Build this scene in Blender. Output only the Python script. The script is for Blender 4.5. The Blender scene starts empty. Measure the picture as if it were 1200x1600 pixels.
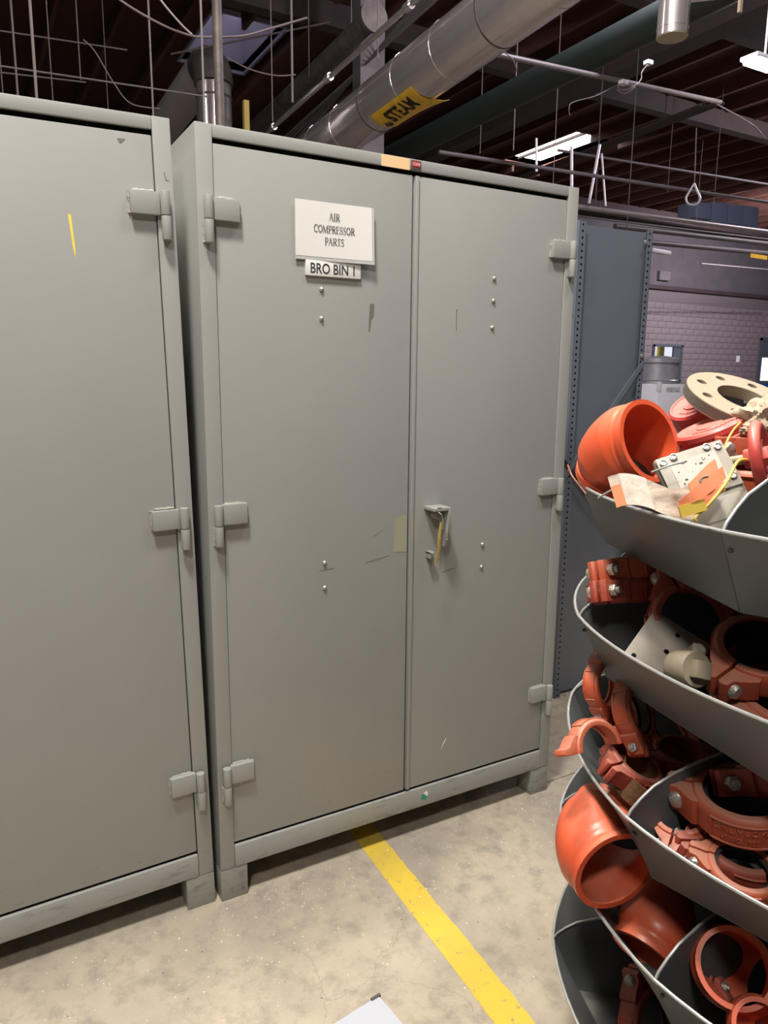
import bpy, bmesh, math, random
from mathutils import Vector, Matrix, noise
random.seed(7)
PI = math.pi
SC = bpy.context.scene
COL = SC.collection

# ------------------------------------------------------------------ camera
F_PX = 1150.96
CAM = Vector((-0.50025, -1.76621, 1.42599))
RT = Vector((0.87133208, -0.49061307, 0.00890097))
UP = Vector((0.08287716, 0.16502091, 0.98280185))
FW = Vector((0.48364428, 0.85560909, -0.18444863))
cd = bpy.data.cameras.new('camera')
cam = bpy.data.objects.new('camera', cd)
COL.objects.link(cam)
cam.matrix_world = Matrix((( RT.x, UP.x, -FW.x, CAM.x), (RT.y, UP.y, -FW.y, CAM.y), (RT.z, UP.z, -FW.z, CAM.z), (0, 0, 0, 1)))
cd.sensor_fit = 'VERTICAL'; cd.sensor_height = 36; cd.sensor_width = 27
cd.lens = 36 * F_PX / 1600
cd.clip_start = 0.05; cd.clip_end = 200
SC.camera = cam

# ------------------------------------------------------------------ light
w = bpy.data.worlds.new('world'); SC.world = w; w.use_nodes = True
w.node_tree.nodes['Background'].inputs[0].default_value = (0.60, 0.58, 0.66, 1)
w.node_tree.nodes['Background'].inputs[1].default_value = 0.15
def area(name, loc, target, size, power, col, sy=None):
    l = bpy.data.lights.new(name, 'AREA'); l.energy = power; l.color = col
    l.shape = 'RECTANGLE'; l.size = size; l.size_y = sy or size
    o = bpy.data.objects.new(name, l); COL.objects.link(o)
    o.location = loc; d = Vector(target) - Vector(loc)
    o.rotation_euler = d.to_track_quat('-Z', 'Y').to_euler()
    return o
def globe(name, loc, power, col, r=0.22):
    l = bpy.data.lights.new(name, 'POINT'); l.energy = power; l.color = col; l.shadow_soft_size = r
    o = bpy.data.objects.new(name, l); COL.objects.link(o); o.location = loc; return o
area('shop_lamp_near', (-0.80, -1.15, 4.9), (0.1, -0.5, 0.6), 0.45, 125, (1.0, 0.96, 0.90))
area('shop_lamp_overhead', (0.1, 0.32, 4.95), (0.1, -0.4, 0), 0.5, 92, (1.0, 0.92, 0.78))
area('shop_lamp_row', (1.6, -1.2, 5.2), (1.3, -0.6, 0.5), 1.2, 45, (1.0, 0.96, 0.95), 0.3)
globe('globe_behind', (-1.7, -3.1, 4.5), 185, (1.0, 0.965, 0.91))
globe('fill_over_cabinets', (1.0, 1.6, 5.4), 120, (1.0, 0.93, 0.95))  # added fill for the overhead pipes and ceiling, no fixture there
globe('fill_mid', (4.4, 2.6, 5.3), 200, (0.95, 0.90, 1.0))  # added fill that brightens the carton area and the roof
globe('fill_left_hall', (-3.0, 5.0, 5.6), 60, (1.0, 0.93, 0.95))  # unseen fill light, added for the left part of the ceiling
globe('fill_right_hall', (13.5, 5.0, 5.6), 340, (0.95, 0.88, 0.97))  # unseen fill, added to lift the ceiling on the right
area('shop_lamp_far', (19.0, 10.5, 5.6), (21.0, 15.0, 1.6), 2.4, 330, (0.92, 0.86, 1.0), 0.4)
SC.view_settings.view_transform = 'Standard'
SC.view_settings.look = 'None'
SC.view_settings.gamma = 1
SC.view_settings.use_curve_mapping = False
SC.view_settings.exposure = 0.78

# ------------------------------------------------------------------ survey helpers
def ray(u, v):
    return FW + RT * ((u - 600) / F_PX) - UP * ((v - 800) / F_PX)
def pt(u, v, ax, val):
    d = ray(u, v); return CAM + d * ((val - CAM[ax]) / d[ax])
def pd(u, v, depth):
    return CAM + ray(u, v) * depth
def cv(a, b, c):
    """direction given as right / up / towards the viewer"""
    return (RT * a + UP * b - FW * c).normalized()
def frame(z, x=None):
    z = z.normalized()
    x = (x or Vector((0, 0, 1))); x = (x - z * x.dot(z))
    if x.length < 1e-4: x = z.orthogonal()
    x.normalize(); y = z.cross(x)
    return Matrix((x, y, z)).transposed()
def place(o, loc, rot=None, s=None):
    M4 = (rot.to_4x4() if rot else Matrix.Identity(4))
    M4.translation = loc
    if s: M4 = M4 @ Matrix.Scale(s, 4)
    o.matrix_world = M4; return o

# ------------------------------------------------------------------ materials
MATS = {}
def mat(name, col, rough=0.5, metal=0.0, col2=None, scale=8.0, amt=0.5, bump=0.0, bscale=40.0, dust=None, dustamt=0.0,
        emit=0.0, spec=0.5, stretch=(1, 1, 1), rvar=0.0, chips=None, chipcut=0.70, chipscale=30):
    if name in MATS: return MATS[name]
    m = bpy.data.materials.new(name); m.use_nodes = True; nt = m.node_tree; N = nt.nodes; L = nt.links
    b = N['Principled BSDF']; b.inputs['Roughness'].default_value = rough; b.inputs['Metallic'].default_value = metal
    b.inputs['Specular IOR Level'].default_value = spec
    c4 = (*col, 1); b.inputs['Base Color'].default_value = c4
    tc = N.new('ShaderNodeTexCoord'); mp = N.new('ShaderNodeMapping'); mp.inputs['Scale'].default_value = stretch
    L.new(tc.outputs['Object'], mp.inputs['Vector'])
    out = None
    if col2:
        n = N.new('ShaderNodeTexNoise'); n.inputs['Scale'].default_value = scale; n.inputs['Detail'].default_value = 6; n.inputs['Roughness'].default_value = 0.65
        L.new(mp.outputs[0], n.inputs['Vector'])
        r = N.new('ShaderNodeMapRange'); r.inputs[1].default_value = 0.5 - 0.25 / max(amt, .01) * 0.5; r.inputs[2].default_value = 0.5 + 0.25 / max(amt, .01) * 0.5
        L.new(n.outputs['Fac'], r.inputs[0])
        x = N.new('ShaderNodeMix'); x.data_type = 'RGBA'; x.inputs[6].default_value = c4; x.inputs[7].default_value = (*col2, 1)
        L.new(r.outputs[0], x.inputs[0]); out = x.outputs[2]
        if rvar:
            rr = N.new('ShaderNodeMapRange'); rr.inputs[3].default_value = rough - rvar; rr.inputs[4].default_value = rough + rvar
            L.new(n.outputs['Fac'], rr.inputs[0]); L.new(rr.outputs[0], b.inputs['Roughness'])
    if chips:
        n3 = N.new('ShaderNodeTexNoise'); n3.inputs['Scale'].default_value = chipscale; n3.inputs['Detail'].default_value = 8; n3.inputs['Roughness'].default_value = 0.7
        L.new(mp.outputs[0], n3.inputs['Vector'])
        r3 = N.new('ShaderNodeMapRange'); r3.inputs[1].default_value = chipcut; r3.inputs[2].default_value = chipcut + 0.03
        L.new(n3.outputs['Fac'], r3.inputs[0])
        x3 = N.new('ShaderNodeMix'); x3.data_type = 'RGBA'; x3.inputs[7].default_value = (*chips, 1)
        if out: L.new(out, x3.inputs[6])
        else: x3.inputs[6].default_value = c4
        L.new(r3.outputs[0], x3.inputs[0]); out = x3.outputs[2]
    if dust:      # settled dust on faces that look up
        g = N.new('ShaderNodeNewGeometry'); s = N.new('ShaderNodeSeparateXYZ'); L.new(g.outputs['Normal'], s.inputs[0])
        n2 = N.new('ShaderNodeTexNoise'); n2.inputs['Scale'].default_value = 18; n2.inputs['Detail'].default_value = 5
        L.new(tc.outputs['Object'], n2.inputs['Vector'])
        r2 = N.new('ShaderNodeMapRange'); r2.inputs[1].default_value = 0.25; r2.inputs[2].default_value = 1.0; r2.inputs[4].default_value = dustamt
        L.new(s.outputs['Z'], r2.inputs[0])
        mu = N.new('ShaderNodeMath'); mu.operation = 'MULTIPLY'; L.new(r2.outputs[0], mu.inputs[0])
        r4 = N.new('ShaderNodeMapRange'); r4.inputs[1].default_value = 0.3; r4.inputs[2].default_value = 0.6; r4.inputs[3].default_value = 0.45
        L.new(n2.outputs['Fac'], r4.inputs[0]); L.new(r4.outputs[0], mu.inputs[1])
        x2 = N.new('ShaderNodeMix'); x2.data_type = 'RGBA'; x2.inputs[7].default_value = (*dust, 1)
        if out: L.new(out, x2.inputs[6])
        else: x2.inputs[6].default_value = c4
        L.new(mu.outputs[0], x2.inputs[0]); out = x2.outputs[2]
    if out: L.new(out, b.inputs['Base Color'])
    if bump:
        nb = N.new('ShaderNodeTexNoise'); nb.inputs['Scale'].default_value = bscale; nb.inputs['Detail'].default_value = 4
        L.new(mp.outputs[0], nb.inputs['Vector'])
        bp = N.new('ShaderNodeBump'); bp.inputs['Strength'].default_value = bump; bp.inputs['Distance'].default_value = 0.01
        L.new(nb.outputs['Fac'], bp.inputs['Height']); L.new(bp.outputs[0], b.inputs['Normal'])
    if emit:
        b.inputs['Emission Color'].default_value = c4; b.inputs['Emission Strength'].default_value = emit
    MATS[name] = m; return m

m_cab = mat('cabinet_paint', (0.325, 0.325, 0.305), 0.36, 0, (0.298, 0.300, 0.284), 2.2, 0.5, bump=0.012, bscale=22, rvar=0.05, chips=(0.12, 0.115, 0.10), chipcut=0.80, chipscale=16)
m_cableg = mat('cabinet_paint_scuffed', (0.30, 0.30, 0.27), 0.5, 0, (0.24, 0.235, 0.21), 14, 0.6, bump=0.03, chips=(0.07, 0.065, 0.055), chipcut=0.66, chipscale=26, stretch=(1, 1, .5))
def add_grime(m):
    nt = m.node_tree; N = nt.nodes; L = nt.links; b = N['Principled BSDF']; src = b.inputs['Base Color'].links[0].from_socket
    tc = N.new('ShaderNodeNewGeometry'); sp_ = N.new('ShaderNodeSeparateXYZ'); L.new(tc.outputs['Position'], sp_.inputs[0])
    mp = N.new('ShaderNodeMapping'); mp.inputs['Scale'].default_value = (5, 5, 16); L.new(tc.outputs['Position'], mp.inputs[0])
    n = N.new('ShaderNodeTexNoise'); n.inputs['Scale'].default_value = 2.2; n.inputs['Detail'].default_value = 9; n.inputs['Roughness'].default_value = .72; L.new(mp.outputs[0], n.inputs['Vector'])
    r = N.new('ShaderNodeMapRange'); r.inputs[1].default_value = 0.06; r.inputs[2].default_value = .42; r.inputs[3].default_value = .50; r.inputs[4].default_value = .74; L.new(sp_.outputs['Z'], r.inputs[0])
    g = N.new('ShaderNodeMath'); g.operation = 'SUBTRACT'; L.new(n.outputs['Fac'], g.inputs[0]); L.new(r.outputs[0], g.inputs[1])
    k = N.new('ShaderNodeMath'); k.operation = 'MULTIPLY'; k.use_clamp = True; k.inputs[1].default_value = 7; L.new(g.outputs[0], k.inputs[0])
    k2 = N.new('ShaderNodeMath'); k2.operation = 'MULTIPLY'; k2.inputs[1].default_value = .55; L.new(k.outputs[0], k2.inputs[0])
    x = N.new('ShaderNodeMix'); x.data_type = 'RGBA'; x.inputs[7].default_value = (.10, .085, .065, 1); L.new(k2.outputs[0], x.inputs[0]); L.new(src, x.inputs[6]); L.new(x.outputs[2], b.inputs['Base Color'])
add_grime(m_cab); add_grime(m_cableg)
m_weld = mat('weld_bead_paint', (0.42, 0.40, 0.34), 0.55, 0, (0.27, 0.25, 0.20), 60, 0.6, bump=0.35, bscale=220)
m_dark = mat('dark_void', (0.012, 0.012, 0.014), 0.8)
m_bin = mat('carousel_paint', (0.105, 0.112, 0.115), 0.40, 0.0, (0.080, 0.085, 0.088), 5, 0.5, bump=0.02, dust=(0.22, 0.20, 0.17), dustamt=0.35, chips=(0.23, 0.19, 0.17), chipcut=0.72, chipscale=9)
m_binedge = mat('carousel_rolled_edge', (0.42, 0.43, 0.42), 0.38, 0.3, (0.30, 0.30, 0.29), 20, 0.5)
m_shelf = mat('shelving_paint', (0.125, 0.142, 0.175), 0.36, 0.0, (0.105, 0.12, 0.15), 3, 0.5, bump=0.03, bscale=6, chips=(0.04, 0.045, 0.055), chipcut=0.76, chipscale=18)
m_or = mat('orange_enamel', (0.74, 0.105, 0.035), 0.36, 0, (0.62, 0.085, 0.03), 12, 0.5, bump=0.05, bscale=60, dust=(0.62, 0.30, 0.20), dustamt=0.45, chips=(0.85, 0.24, 0.13), chipcut=0.70, chipscale=22)
m_or2 = mat('dusty_orange_enamel', (0.53, 0.10, 0.04), 0.5, 0, (0.42, 0.08, 0.035), 14, 0.6, bump=0.08, bscale=90, dust=(0.50, 0.27, 0.19), dustamt=0.7, chips=(0.20, 0.07, 0.04), chipcut=0.72, chipscale=30)
m_or3 = mat('red_oxide_enamel', (0.42, 0.065, 0.035), 0.52, 0, (0.30, 0.05, 0.03), 14, 0.6, bump=0.10, bscale=90, dust=(0.45, 0.22, 0.16), dustamt=0.65, chips=(0.16, 0.06, 0.04), chipcut=0.70, chipscale=30)
m_red = mat('faded_red_enamel', (0.62, 0.075, 0.065), 0.42, 0, (0.52, 0.065, 0.05), 14, 0.5, bump=0.05, dust=(0.62, 0.30, 0.24), dustamt=0.75)
m_rubber = mat('black_rubber', (0.022, 0.022, 0.022), 0.6, 0, (0.05, 0.05, 0.045), 20, 0.4)
m_bolt = mat('galvanised_bolt', (0.62, 0.60, 0.56), 0.38, 0.75, (0.45, 0.43, 0.38), 120, 0.6, bump=0.3, bscale=260)
m_rust = mat('rusty_steel', (0.26, 0.12, 0.045), 0.75, 0.1, (0.12, 0.06, 0.03), 30, 0.6, bump=0.2, bscale=120)
m_tan = mat('tan_painted_iron', (0.33, 0.27, 0.19), 0.6, 0, (0.26, 0.21, 0.15), 9, 0.5, bump=0.08, dust=(0.42, 0.35, 0.26), dustamt=0.5, chips=(0.30, 0.25, 0.19), chipcut=0.70)
m_iron = mat('dark_iron_edge', (0.09, 0.085, 0.075), 0.6, 0.3, (0.15, 0.13, 0.11), 25, 0.5)
m_plate = mat('worn_zinc_plate', (0.36, 0.31, 0.25), 0.5, 0.25, (0.26, 0.235, 0.20), 12, 0.6, bump=0.03)
m_grey_box = mat('beige_grey_plastic', (0.36, 0.33, 0.27), 0.55, 0, (0.25, 0.23, 0.19), 12, 0.6, chips=(0.18, 0.16, 0.13), chipcut=0.70)
m_paper = mat('white_paper', (0.74, 0.73, 0.69), 0.5, 0, (0.76, 0.75, 0.71), 10, 0.4)
m_plastic = mat('clear_sleeve', (0.50, 0.51, 0.48), 0.15)
m_ink = mat('black_ink', (0.03, 0.03, 0.035), 0.6)
m_glove = mat('orange_tag_stock', (0.80, 0.24, 0.10), 0.6, 0, (0.62, 0.18, 0.08), 20, 0.5)
m_tagdirt = mat('dirty_tag_paper', (0.60, 0.50, 0.40), 0.7, 0, (0.16, 0.10, 0.07), 14, 0.8, stretch=(1, 3, 1))
m_yel = mat('yellow_plastic', (0.80, 0.58, 0.10), 0.45, 0, (0.65, 0.45, 0.07), 20, 0.5)
m_yelsign = mat('yellow_pipe_marker', (0.75, 0.47, 0.03), 0.5, 0, (0.52, 0.31, 0.03), 12, 0.6)
m_alu = mat('aluminium_jacket', (0.80, 0.76, 0.76), 0.18, 0.82, (0.68, 0.63, 0.64), 5, 0.5, bump=0.10, bscale=5, rvar=0.06)
m_alud = mat('dull_galvanised', (0.48, 0.44, 0.46), 0.36, 0.3, (0.38, 0.35, 0.37), 5, 0.5, bump=0.06, bscale=5)
m_green = mat('dark_green_pipe_paint', (0.007, 0.018, 0.016), 0.6, 0, (0.014, 0.017, 0.015), 5, 0.6)
m_pipe = mat('grey_pipe_paint', (0.17, 0.145, 0.15), 0.55, 0.1, (0.11, 0.095, 0.10), 5, 0.5)
m_pipel = mat('pale_pipe_paint', (0.34, 0.30, 0.31), 0.42, 0.2)
m_dirty = mat('sooty_steel', (0.055, 0.045, 0.045), 0.6, 0.4, (0.12, 0.10, 0.09), 8, 0.7)
m_rod = mat('hanger_rod', (0.13, 0.105, 0.105), 0.55, 0.2)
m_rodl = mat('bright_hanger_rod', (0.75, 0.70, 0.74), 0.40, 0.3)
m_wood = mat('roof_boards', (0.085, 0.030, 0.020), 0.75, 0, (0.050, 0.020, 0.015), 3, 0.6, stretch=(1, 6, 1))
m_joist = mat('roof_joist', (0.11, 0.038, 0.024), 0.75, 0, (0.06, 0.025, 0.018), 4, 0.6, stretch=(6, 1, 6))
m_beam = mat('roof_girder', (0.028, 0.020, 0.022), 0.8, 0, (0.05, 0.03, 0.028), 3, 0.6)
m_white = mat('white_enamel', (0.72, 0.72, 0.76), 0.45)
m_block = mat('concrete_block', (0.20, 0.165, 0.165), 0.85, 0, (0.165, 0.135, 0.138), 6, 0.6, bump=0.2, bscale=40)
m_mortar = mat('mortar', (0.125, 0.105, 0.105), 0.9)
m_tape = mat('yellow_floor_tape', (0.66, 0.47, 0.045), 0.45, 0, (0.56, 0.40, 0.07), 7, 0.7, bump=0.05, chips=(0.30, 0.25, 0.15), chipcut=0.60, chipscale=34)

def floor_mat():
    m = bpy.data.materials.new('concrete_floor'); m.use_nodes = True; N = m.node_tree.nodes; L = m.node_tree.links
    b = N['Principled BSDF']; b.inputs['Roughness'].default_value = 0.55
    tc = N.new('ShaderNodeTexCoord')
    def nz(s, d=6, r=.6):
        n = N.new('ShaderNodeTexNoise'); n.inputs['Scale'].default_value = s; n.inputs['Detail'].default_value = d; n.inputs['Roughness'].default_value = r
        L.new(tc.outputs['Object'], n.inputs['Vector']); return n
    def mr(src, a, c, lo=0, hi=1):
        r = N.new('ShaderNodeMapRange'); r.inputs[1].default_value = a; r.inputs[2].default_value = c; r.inputs[3].default_value = lo; r.inputs[4].default_value = hi
        L.new(src, r.inputs[0]); return r.outputs[0]
    def mix(f, a, c):
        x = N.new('ShaderNodeMix'); x.data_type = 'RGBA'
        L.new(f, x.inputs[0])
        if isinstance(a, tuple): x.inputs[6].default_value = (*a, 1)
        else: L.new(a, x.inputs[6])
        x.inputs[7].default_value = (*c, 1); return x.outputs[2]
    c = mix(mr(nz(2.6).outputs['Fac'], .35, .65), (0.46, 0.39, 0.295), (0.31, 0.27, 0.215))
    c = mix(mr(nz(14, 8, .7).outputs['Fac'], .48, .66, 0, .65), c, (0.20, 0.18, 0.15))
    c = mix(mr(nz(55, 6, .7).outputs['Fac'], .60, .72, 0, .5), c, (0.50, 0.44, 0.35))
    # long wandering hairline cracks
    wv = N.new('ShaderNodeTexVoronoi'); wv.feature = 'DISTANCE_TO_EDGE'; wv.inputs['Scale'].default_value = 0.8
    ds = nz(3.0, 6, .6); ad = N.new('ShaderNodeMixRGB'); ad.blend_type = 'ADD'; ad.inputs[0].default_value = 0.35
    L.new(tc.outputs['Object'], ad.inputs[1]); L.new(ds.outputs['Color'], ad.inputs[2]); L.new(ad.outputs[0], wv.inputs['Vector'])
    c = mix(mr(wv.outputs['Distance'], 0.0, 0.0022, .38, 0), c, (0.15, 0.13, 0.10))
    vs = N.new('ShaderNodeTexVoronoi'); vs.inputs['Scale'].default_value = 48; L.new(tc.outputs['Object'], vs.inputs['Vector'])
    cs = N.new('ShaderNodeSeparateColor'); L.new(vs.outputs['Color'], cs.inputs[0])
    k = N.new('ShaderNodeMath'); k.operation = 'MULTIPLY'
    L.new(mr(vs.outputs['Distance'], .08, .14, 1, 0), k.inputs[0]); L.new(mr(cs.outputs[0], .90, .92), k.inputs[1])
    c = mix(k.outputs[0], c, (0.62, 0.57, 0.48))
    k2 = N.new('ShaderNodeMath'); k2.operation = 'MULTIPLY'
    L.new(mr(vs.outputs['Distance'], .07, .12, 1, 0), k2.inputs[0]); L.new(mr(cs.outputs[1], .93, .95), k2.inputs[1])
    c = mix(k2.outputs[0], c, (0.07, 0.06, 0.05))
    L.new(c, b.inputs['Base Color'])
    bp = N.new('ShaderNodeBump'); bp.inputs['Strength'].default_value = 0.25; bp.inputs['Distance'].default_value = .01
    L.new(nz(60, 5).outputs['Fac'], bp.inputs['Height']); L.new(bp.outputs[0], b.inputs['Normal'])
    return m
m_floor = floor_mat()

# ------------------------------------------------------------------ mesh helpers
class MB:
    def __init__(s): s.v = []; s.f = []; s.T = Matrix.Identity(4)
    def add(s, vs, fs):
        o = len(s.v); s.v += [tuple(s.T @ Vector(p)) for p in vs]; s.f += [tuple(i + o for i in f) for f in fs]; return s
    def box(s, a, b):
        x0, y0, z0 = a; x1, y1, z1 = b
        return s.add([(x0,y0,z0),(x1,y0,z0),(x1,y1,z0),(x0,y1,z0),(x0,y0,z1),(x1,y0,z1),(x1,y1,z1),(x0,y1,z1)],
                     [(0,3,2,1),(4,5,6,7),(0,1,5,4),(1,2,6,5),(2,3,7,6),(3,0,4,7)])
    def beam(s, a, b, w, h, up=Vector((0,0,1))):
        a = Vector(a); b = Vector(b); d = (b - a).normalized(); x = d.cross(up)
        if x.length < 1e-5: x = d.orthogonal()
        x.normalize(); y = x.cross(d); vs = []
        for p in (a, b):
            for sx, sy in ((-1,-1),(1,-1),(1,1),(-1,1)): vs.append(p + x * sx * w / 2 + y * sy * h / 2)
        return s.add(vs, [(3,2,1,0),(4,5,6,7),(0,1,5,4),(1,2,6,5),(2,3,7,6),(3,0,4,7)])
    def tube(s, path, r, n=12, caps=True):
        path = [Vector(p) for p in path]; vs = []; fs = []; up = None
        R = r if isinstance(r, (list, tuple)) else [r] * len(path)
        for i, p in enumerate(path):
            a = path[max(i-1, 0)]; b = path[min(i+1, len(path)-1)]; d = (b - a).normalized()
            if up is None: up = d.orthogonal().normalized()
            up = (up - d * up.dot(d)).normalized(); y = d.cross(up)
            for k in range(n):
                t = 2 * PI * k / n; vs.append(p + (up * math.cos(t) + y * math.sin(t)) * R[i])
        for i in range(len(path) - 1):
            for k in range(n):
                k2 = (k + 1) % n; fs.append((i*n+k, i*n+k2, (i+1)*n+k2, (i+1)*n+k))
        if caps: fs.append(tuple(range(n))[::-1]); fs.append(tuple((len(path)-1)*n + k for k in range(n)))
        return s.add(vs, fs)
    def lathe(s, prof, n=32, closed=False):
        """prof: list of (r, z); closed makes a ring of the profile"""
        vs = []; fs = []; m = len(prof)
        for k in range(n):
            t = 2 * PI * k / n
            for r, z in prof: vs.append((r * math.cos(t), r * math.sin(t), z))
        for k in range(n):
            k2 = (k + 1) % n
            for i in range(m if closed else m - 1):
                j = (i + 1) % m; fs.append((k*m+i, k2*m+i, k2*m+j, k*m+j))
        if not closed:
            if prof[0][0] > 1e-6: fs.append(tuple(k * m for k in range(n))[::-1])
            if prof[-1][0] > 1e-6: fs.append(tuple(k * m + m - 1 for k in range(n)))
        return s.add(vs, fs)
    def prism(s, poly, z0, z1):
        n = len(poly); vs = [(x, y, z0) for x, y in poly] + [(x, y, z1) for x, y in poly]
        fs = [tuple(range(n))[::-1], tuple(range(n, 2*n))] + [(i, (i+1) % n, n + (i+1) % n, n + i) for i in range(n)]
        return s.add(vs, fs)
    def grid(s, rows):
        n = len(rows[0]); vs = [p for r in rows for p in r]; fs = []
        for i in range(len(rows) - 1):
            for k in range(n - 1): fs.append((i*n+k, i*n+k+1, (i+1)*n+k+1, (i+1)*n+k))
        return s.add(vs, fs)
    def mesh(s, name, bevel=0.0, smooth=35, solid=0.0):
        bm = bmesh.new(); V = [bm.verts.new(p) for p in s.v]
        for f in s.f:
            try: bm.faces.new([V[i] for i in f])
            except ValueError: pass
        bmesh.ops.remove_doubles(bm, verts=bm.verts, dist=1e-5)
        bmesh.ops.recalc_face_normals(bm, faces=bm.faces)
        if solid: bmesh.ops.solidify(bm, geom=bm.faces[:], thickness=solid)
        if bevel:
            es = [e for e in bm.edges if len(e.link_faces) == 2 and e.calc_face_angle(0) > math.radians(40)]
            bmesh.ops.bevel(bm, geom=es, offset=bevel, segments=2, affect='EDGES', profile=0.6, clamp_overlap=True)
        me = bpy.data.meshes.new(name); bm.to_mesh(me); bm.free()
        if smooth:
            me.shade_smooth(); me.set_sharp_from_angle(angle=math.radians(smooth))
        return me
    def obj(s, name, m, parent=None, bevel=0.0, smooth=35, solid=0.0):
        return link(name, s.mesh(name, bevel, smooth, solid), m, parent)
def link(name, me, m, parent=None, solid=0.0):
    if m and not me.materials: me.materials.append(m)
    o = bpy.data.objects.new(name, me); COL.objects.link(o)
    if parent: o.parent = parent
    return o
def tag(o, label=None, cat=None, group=None, kind=None):
    if label: o['label'] = label
    if cat: o['category'] = cat
    if group: o['group'] = group
    if kind: o['kind'] = kind
    return o
def empty(name, loc, label=None, cat=None, group=None):
    o = bpy.data.objects.new(name, None); COL.objects.link(o); o.location = loc; o.empty_display_size = .05
    bpy.context.view_layer.update()
    return tag(o, label, cat, group)
def copy_tree(o, parent=None):
    c = o.copy(); COL.objects.link(c)
    if parent: c.parent = parent
    for ch in o.children: copy_tree(ch, c)
    return c
def curve_mesh(name, loops, ext=0.001, bev=0.0):
    cu = bpy.data.curves.new(name, 'CURVE'); cu.dimensions = '2D'; cu.fill_mode = 'BOTH'; cu.extrude = ext; cu.bevel_depth = bev
    for lp in loops:
        sp = cu.splines.new('POLY'); sp.points.add(len(lp) - 1)
        for i, (x, y) in enumerate(lp): sp.points[i].co = (x, y, 0, 1)
        sp.use_cyclic_u = True
    o = bpy.data.objects.new(name, cu); COL.objects.link(o)
    dg = bpy.context.evaluated_depsgraph_get(); me = bpy.data.meshes.new_from_object(o.evaluated_get(dg))
    bpy.data.objects.remove(o); bpy.data.curves.remove(cu); me.name = name; return me
def text_mesh(name, txt, size, ext=0.0003, align='CENTER', off=0.0, sx=1.0, space=1.0):
    cu = bpy.data.curves.new(name, 'FONT'); cu.body = txt; cu.size = size; cu.extrude = ext; cu.align_x = align; cu.offset = off
    cu.space_character = space; cu.resolution_u = 4
    o = bpy.data.objects.new(name, cu); COL.objects.link(o)
    dg = bpy.context.evaluated_depsgraph_get(); me = bpy.data.meshes.new_from_object(o.evaluated_get(dg))
    bpy.data.objects.remove(o); bpy.data.curves.remove(cu); me.name = name
    for v in me.vertices: v.co.x *= sx
    return me
def circle(cx, cy, r, n=24, rev=False):
    p = [(cx + r * math.cos(2*PI*k/n), cy + r * math.sin(2*PI*k/n)) for k in range(n)]
    return p[::-1] if rev else p
def smoothpath(pts, n=8):
    pts = [Vector(p) for p in pts]; out = []
    for i in range(len(pts) - 1):
        p0 = pts[max(i-1, 0)]; p1 = pts[i]; p2 = pts[i+1]; p3 = pts[min(i+2, len(pts)-1)]
        for k in range(n):
            t = k / n
            out.append(0.5 * ((2*p1) + (p2 - p0) * t + (2*p0 - 5*p1 + 4*p2 - p3) * t*t + (3*p1 - p0 - 3*p2 + p3) * t**3))
    out.append(pts[-1]); return out

# serif capitals drawn as thick and thin strokes in a unit box (x, y, width)
TH, TN = 0.13, 0.05
def arc(cx, cy, rx, ry, a0, a1, n=14): return [(cx + rx*math.cos(math.radians(a0+(a1-a0)*i/n)), cy + ry*math.sin(math.radians(a0+(a1-a0)*i/n))) for i in range(n+1)]
def sf(x, y, w=.16): return ([(x-w, y), (x+w, y)], TN)
SER = {
 'A': (.74, [([(.08,.02),(.36,1)],TN),([(.36,1),(.64,.02)],TH),([(.19,.34),(.55,.34)],TN),sf(.09,.02,.09),sf(.62,.02,.12)]),
 'I': (.36, [([(.18,0),(.18,1)],TH),sf(.18,.02),sf(.18,.98)]),
 'R': (.70, [([(.18,0),(.18,1)],TH),sf(.17,.02),([(.02,.98),(.38,.98)],TN),(arc(.36,.74,.20,.24,90,-90),TH*.8),([(.18,.50),(.38,.50)],TN),([(.34,.50),(.64,.02)],TH),([(.56,.02),(.72,.02)],TN)]),
 'C': (.70, [(arc(.40,.5,.32,.49,48,312),TH*.85),([(.63,.66),(.63,.98)],TN)]),
 'O': (.76, [(arc(.38,.5,.31,.48,0,360),TH*.85)]),
 'M': (.92, [([(.14,0),(.14,1)],TN),([(.14,1),(.44,.06)],TH),([(.44,.06),(.76,1)],TN),([(.78,0),(.78,1)],TH),sf(.14,.02,.10),sf(.78,.02,.13),sf(.11,.98,.08),sf(.81,.98,.08)]),
 'P': (.60, [([(.18,0),(.18,1)],TH),sf(.17,.02),([(.02,.98),(.36,.98)],TN),(arc(.34,.72,.20,.26,90,-90),TH*.8),([(.18,.46),(.36,.46)],TN)]),
 'E': (.64, [([(.18,0),(.18,1)],TH),([(.04,.98),(.58,.98)],TN),([(.04,.02),(.60,.02)],TN),([(.18,.52),(.46,.52)],TN),([(.57,.98),(.57,.80)],TN),([(.59,.02),(.59,.22)],TN),([(.46,.62),(.46,.42)],TN)]),
 'S': (.56, [(arc(.28,.74,.19,.24,40,250),TN*1.6),([(.21,.58),(.36,.44)],TH),(arc(.28,.26,.19,.25,70,-140),TN*1.6),([(.46,.72),(.46,.98)],TN),([(.08,.28),(.08,.02)],TN)]),
 'T': (.64, [([(.32,0),(.32,1)],TH),sf(.32,.02),([(.02,.98),(.62,.98)],TN),([(.03,.98),(.03,.80)],TN),([(.61,.98),(.61,.80)],TN)]),
 'H': (.78, [([(.16,0),(.16,1)],TH),([(.60,0),(.60,1)],TH),([(.16,.5),(.6,.5)],TN),sf(.16,.02),sf(.16,.98),sf(.6,.02),sf(.6,.98)]),
 'G': (.74, [(arc(.40,.5,.32,.49,48,300),TH*.85),([(.60,.02),(.60,.42)],TH),([(.46,.42),(.72,.42)],TN),([(.63,.66),(.63,.98)],TN)]),
}
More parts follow.
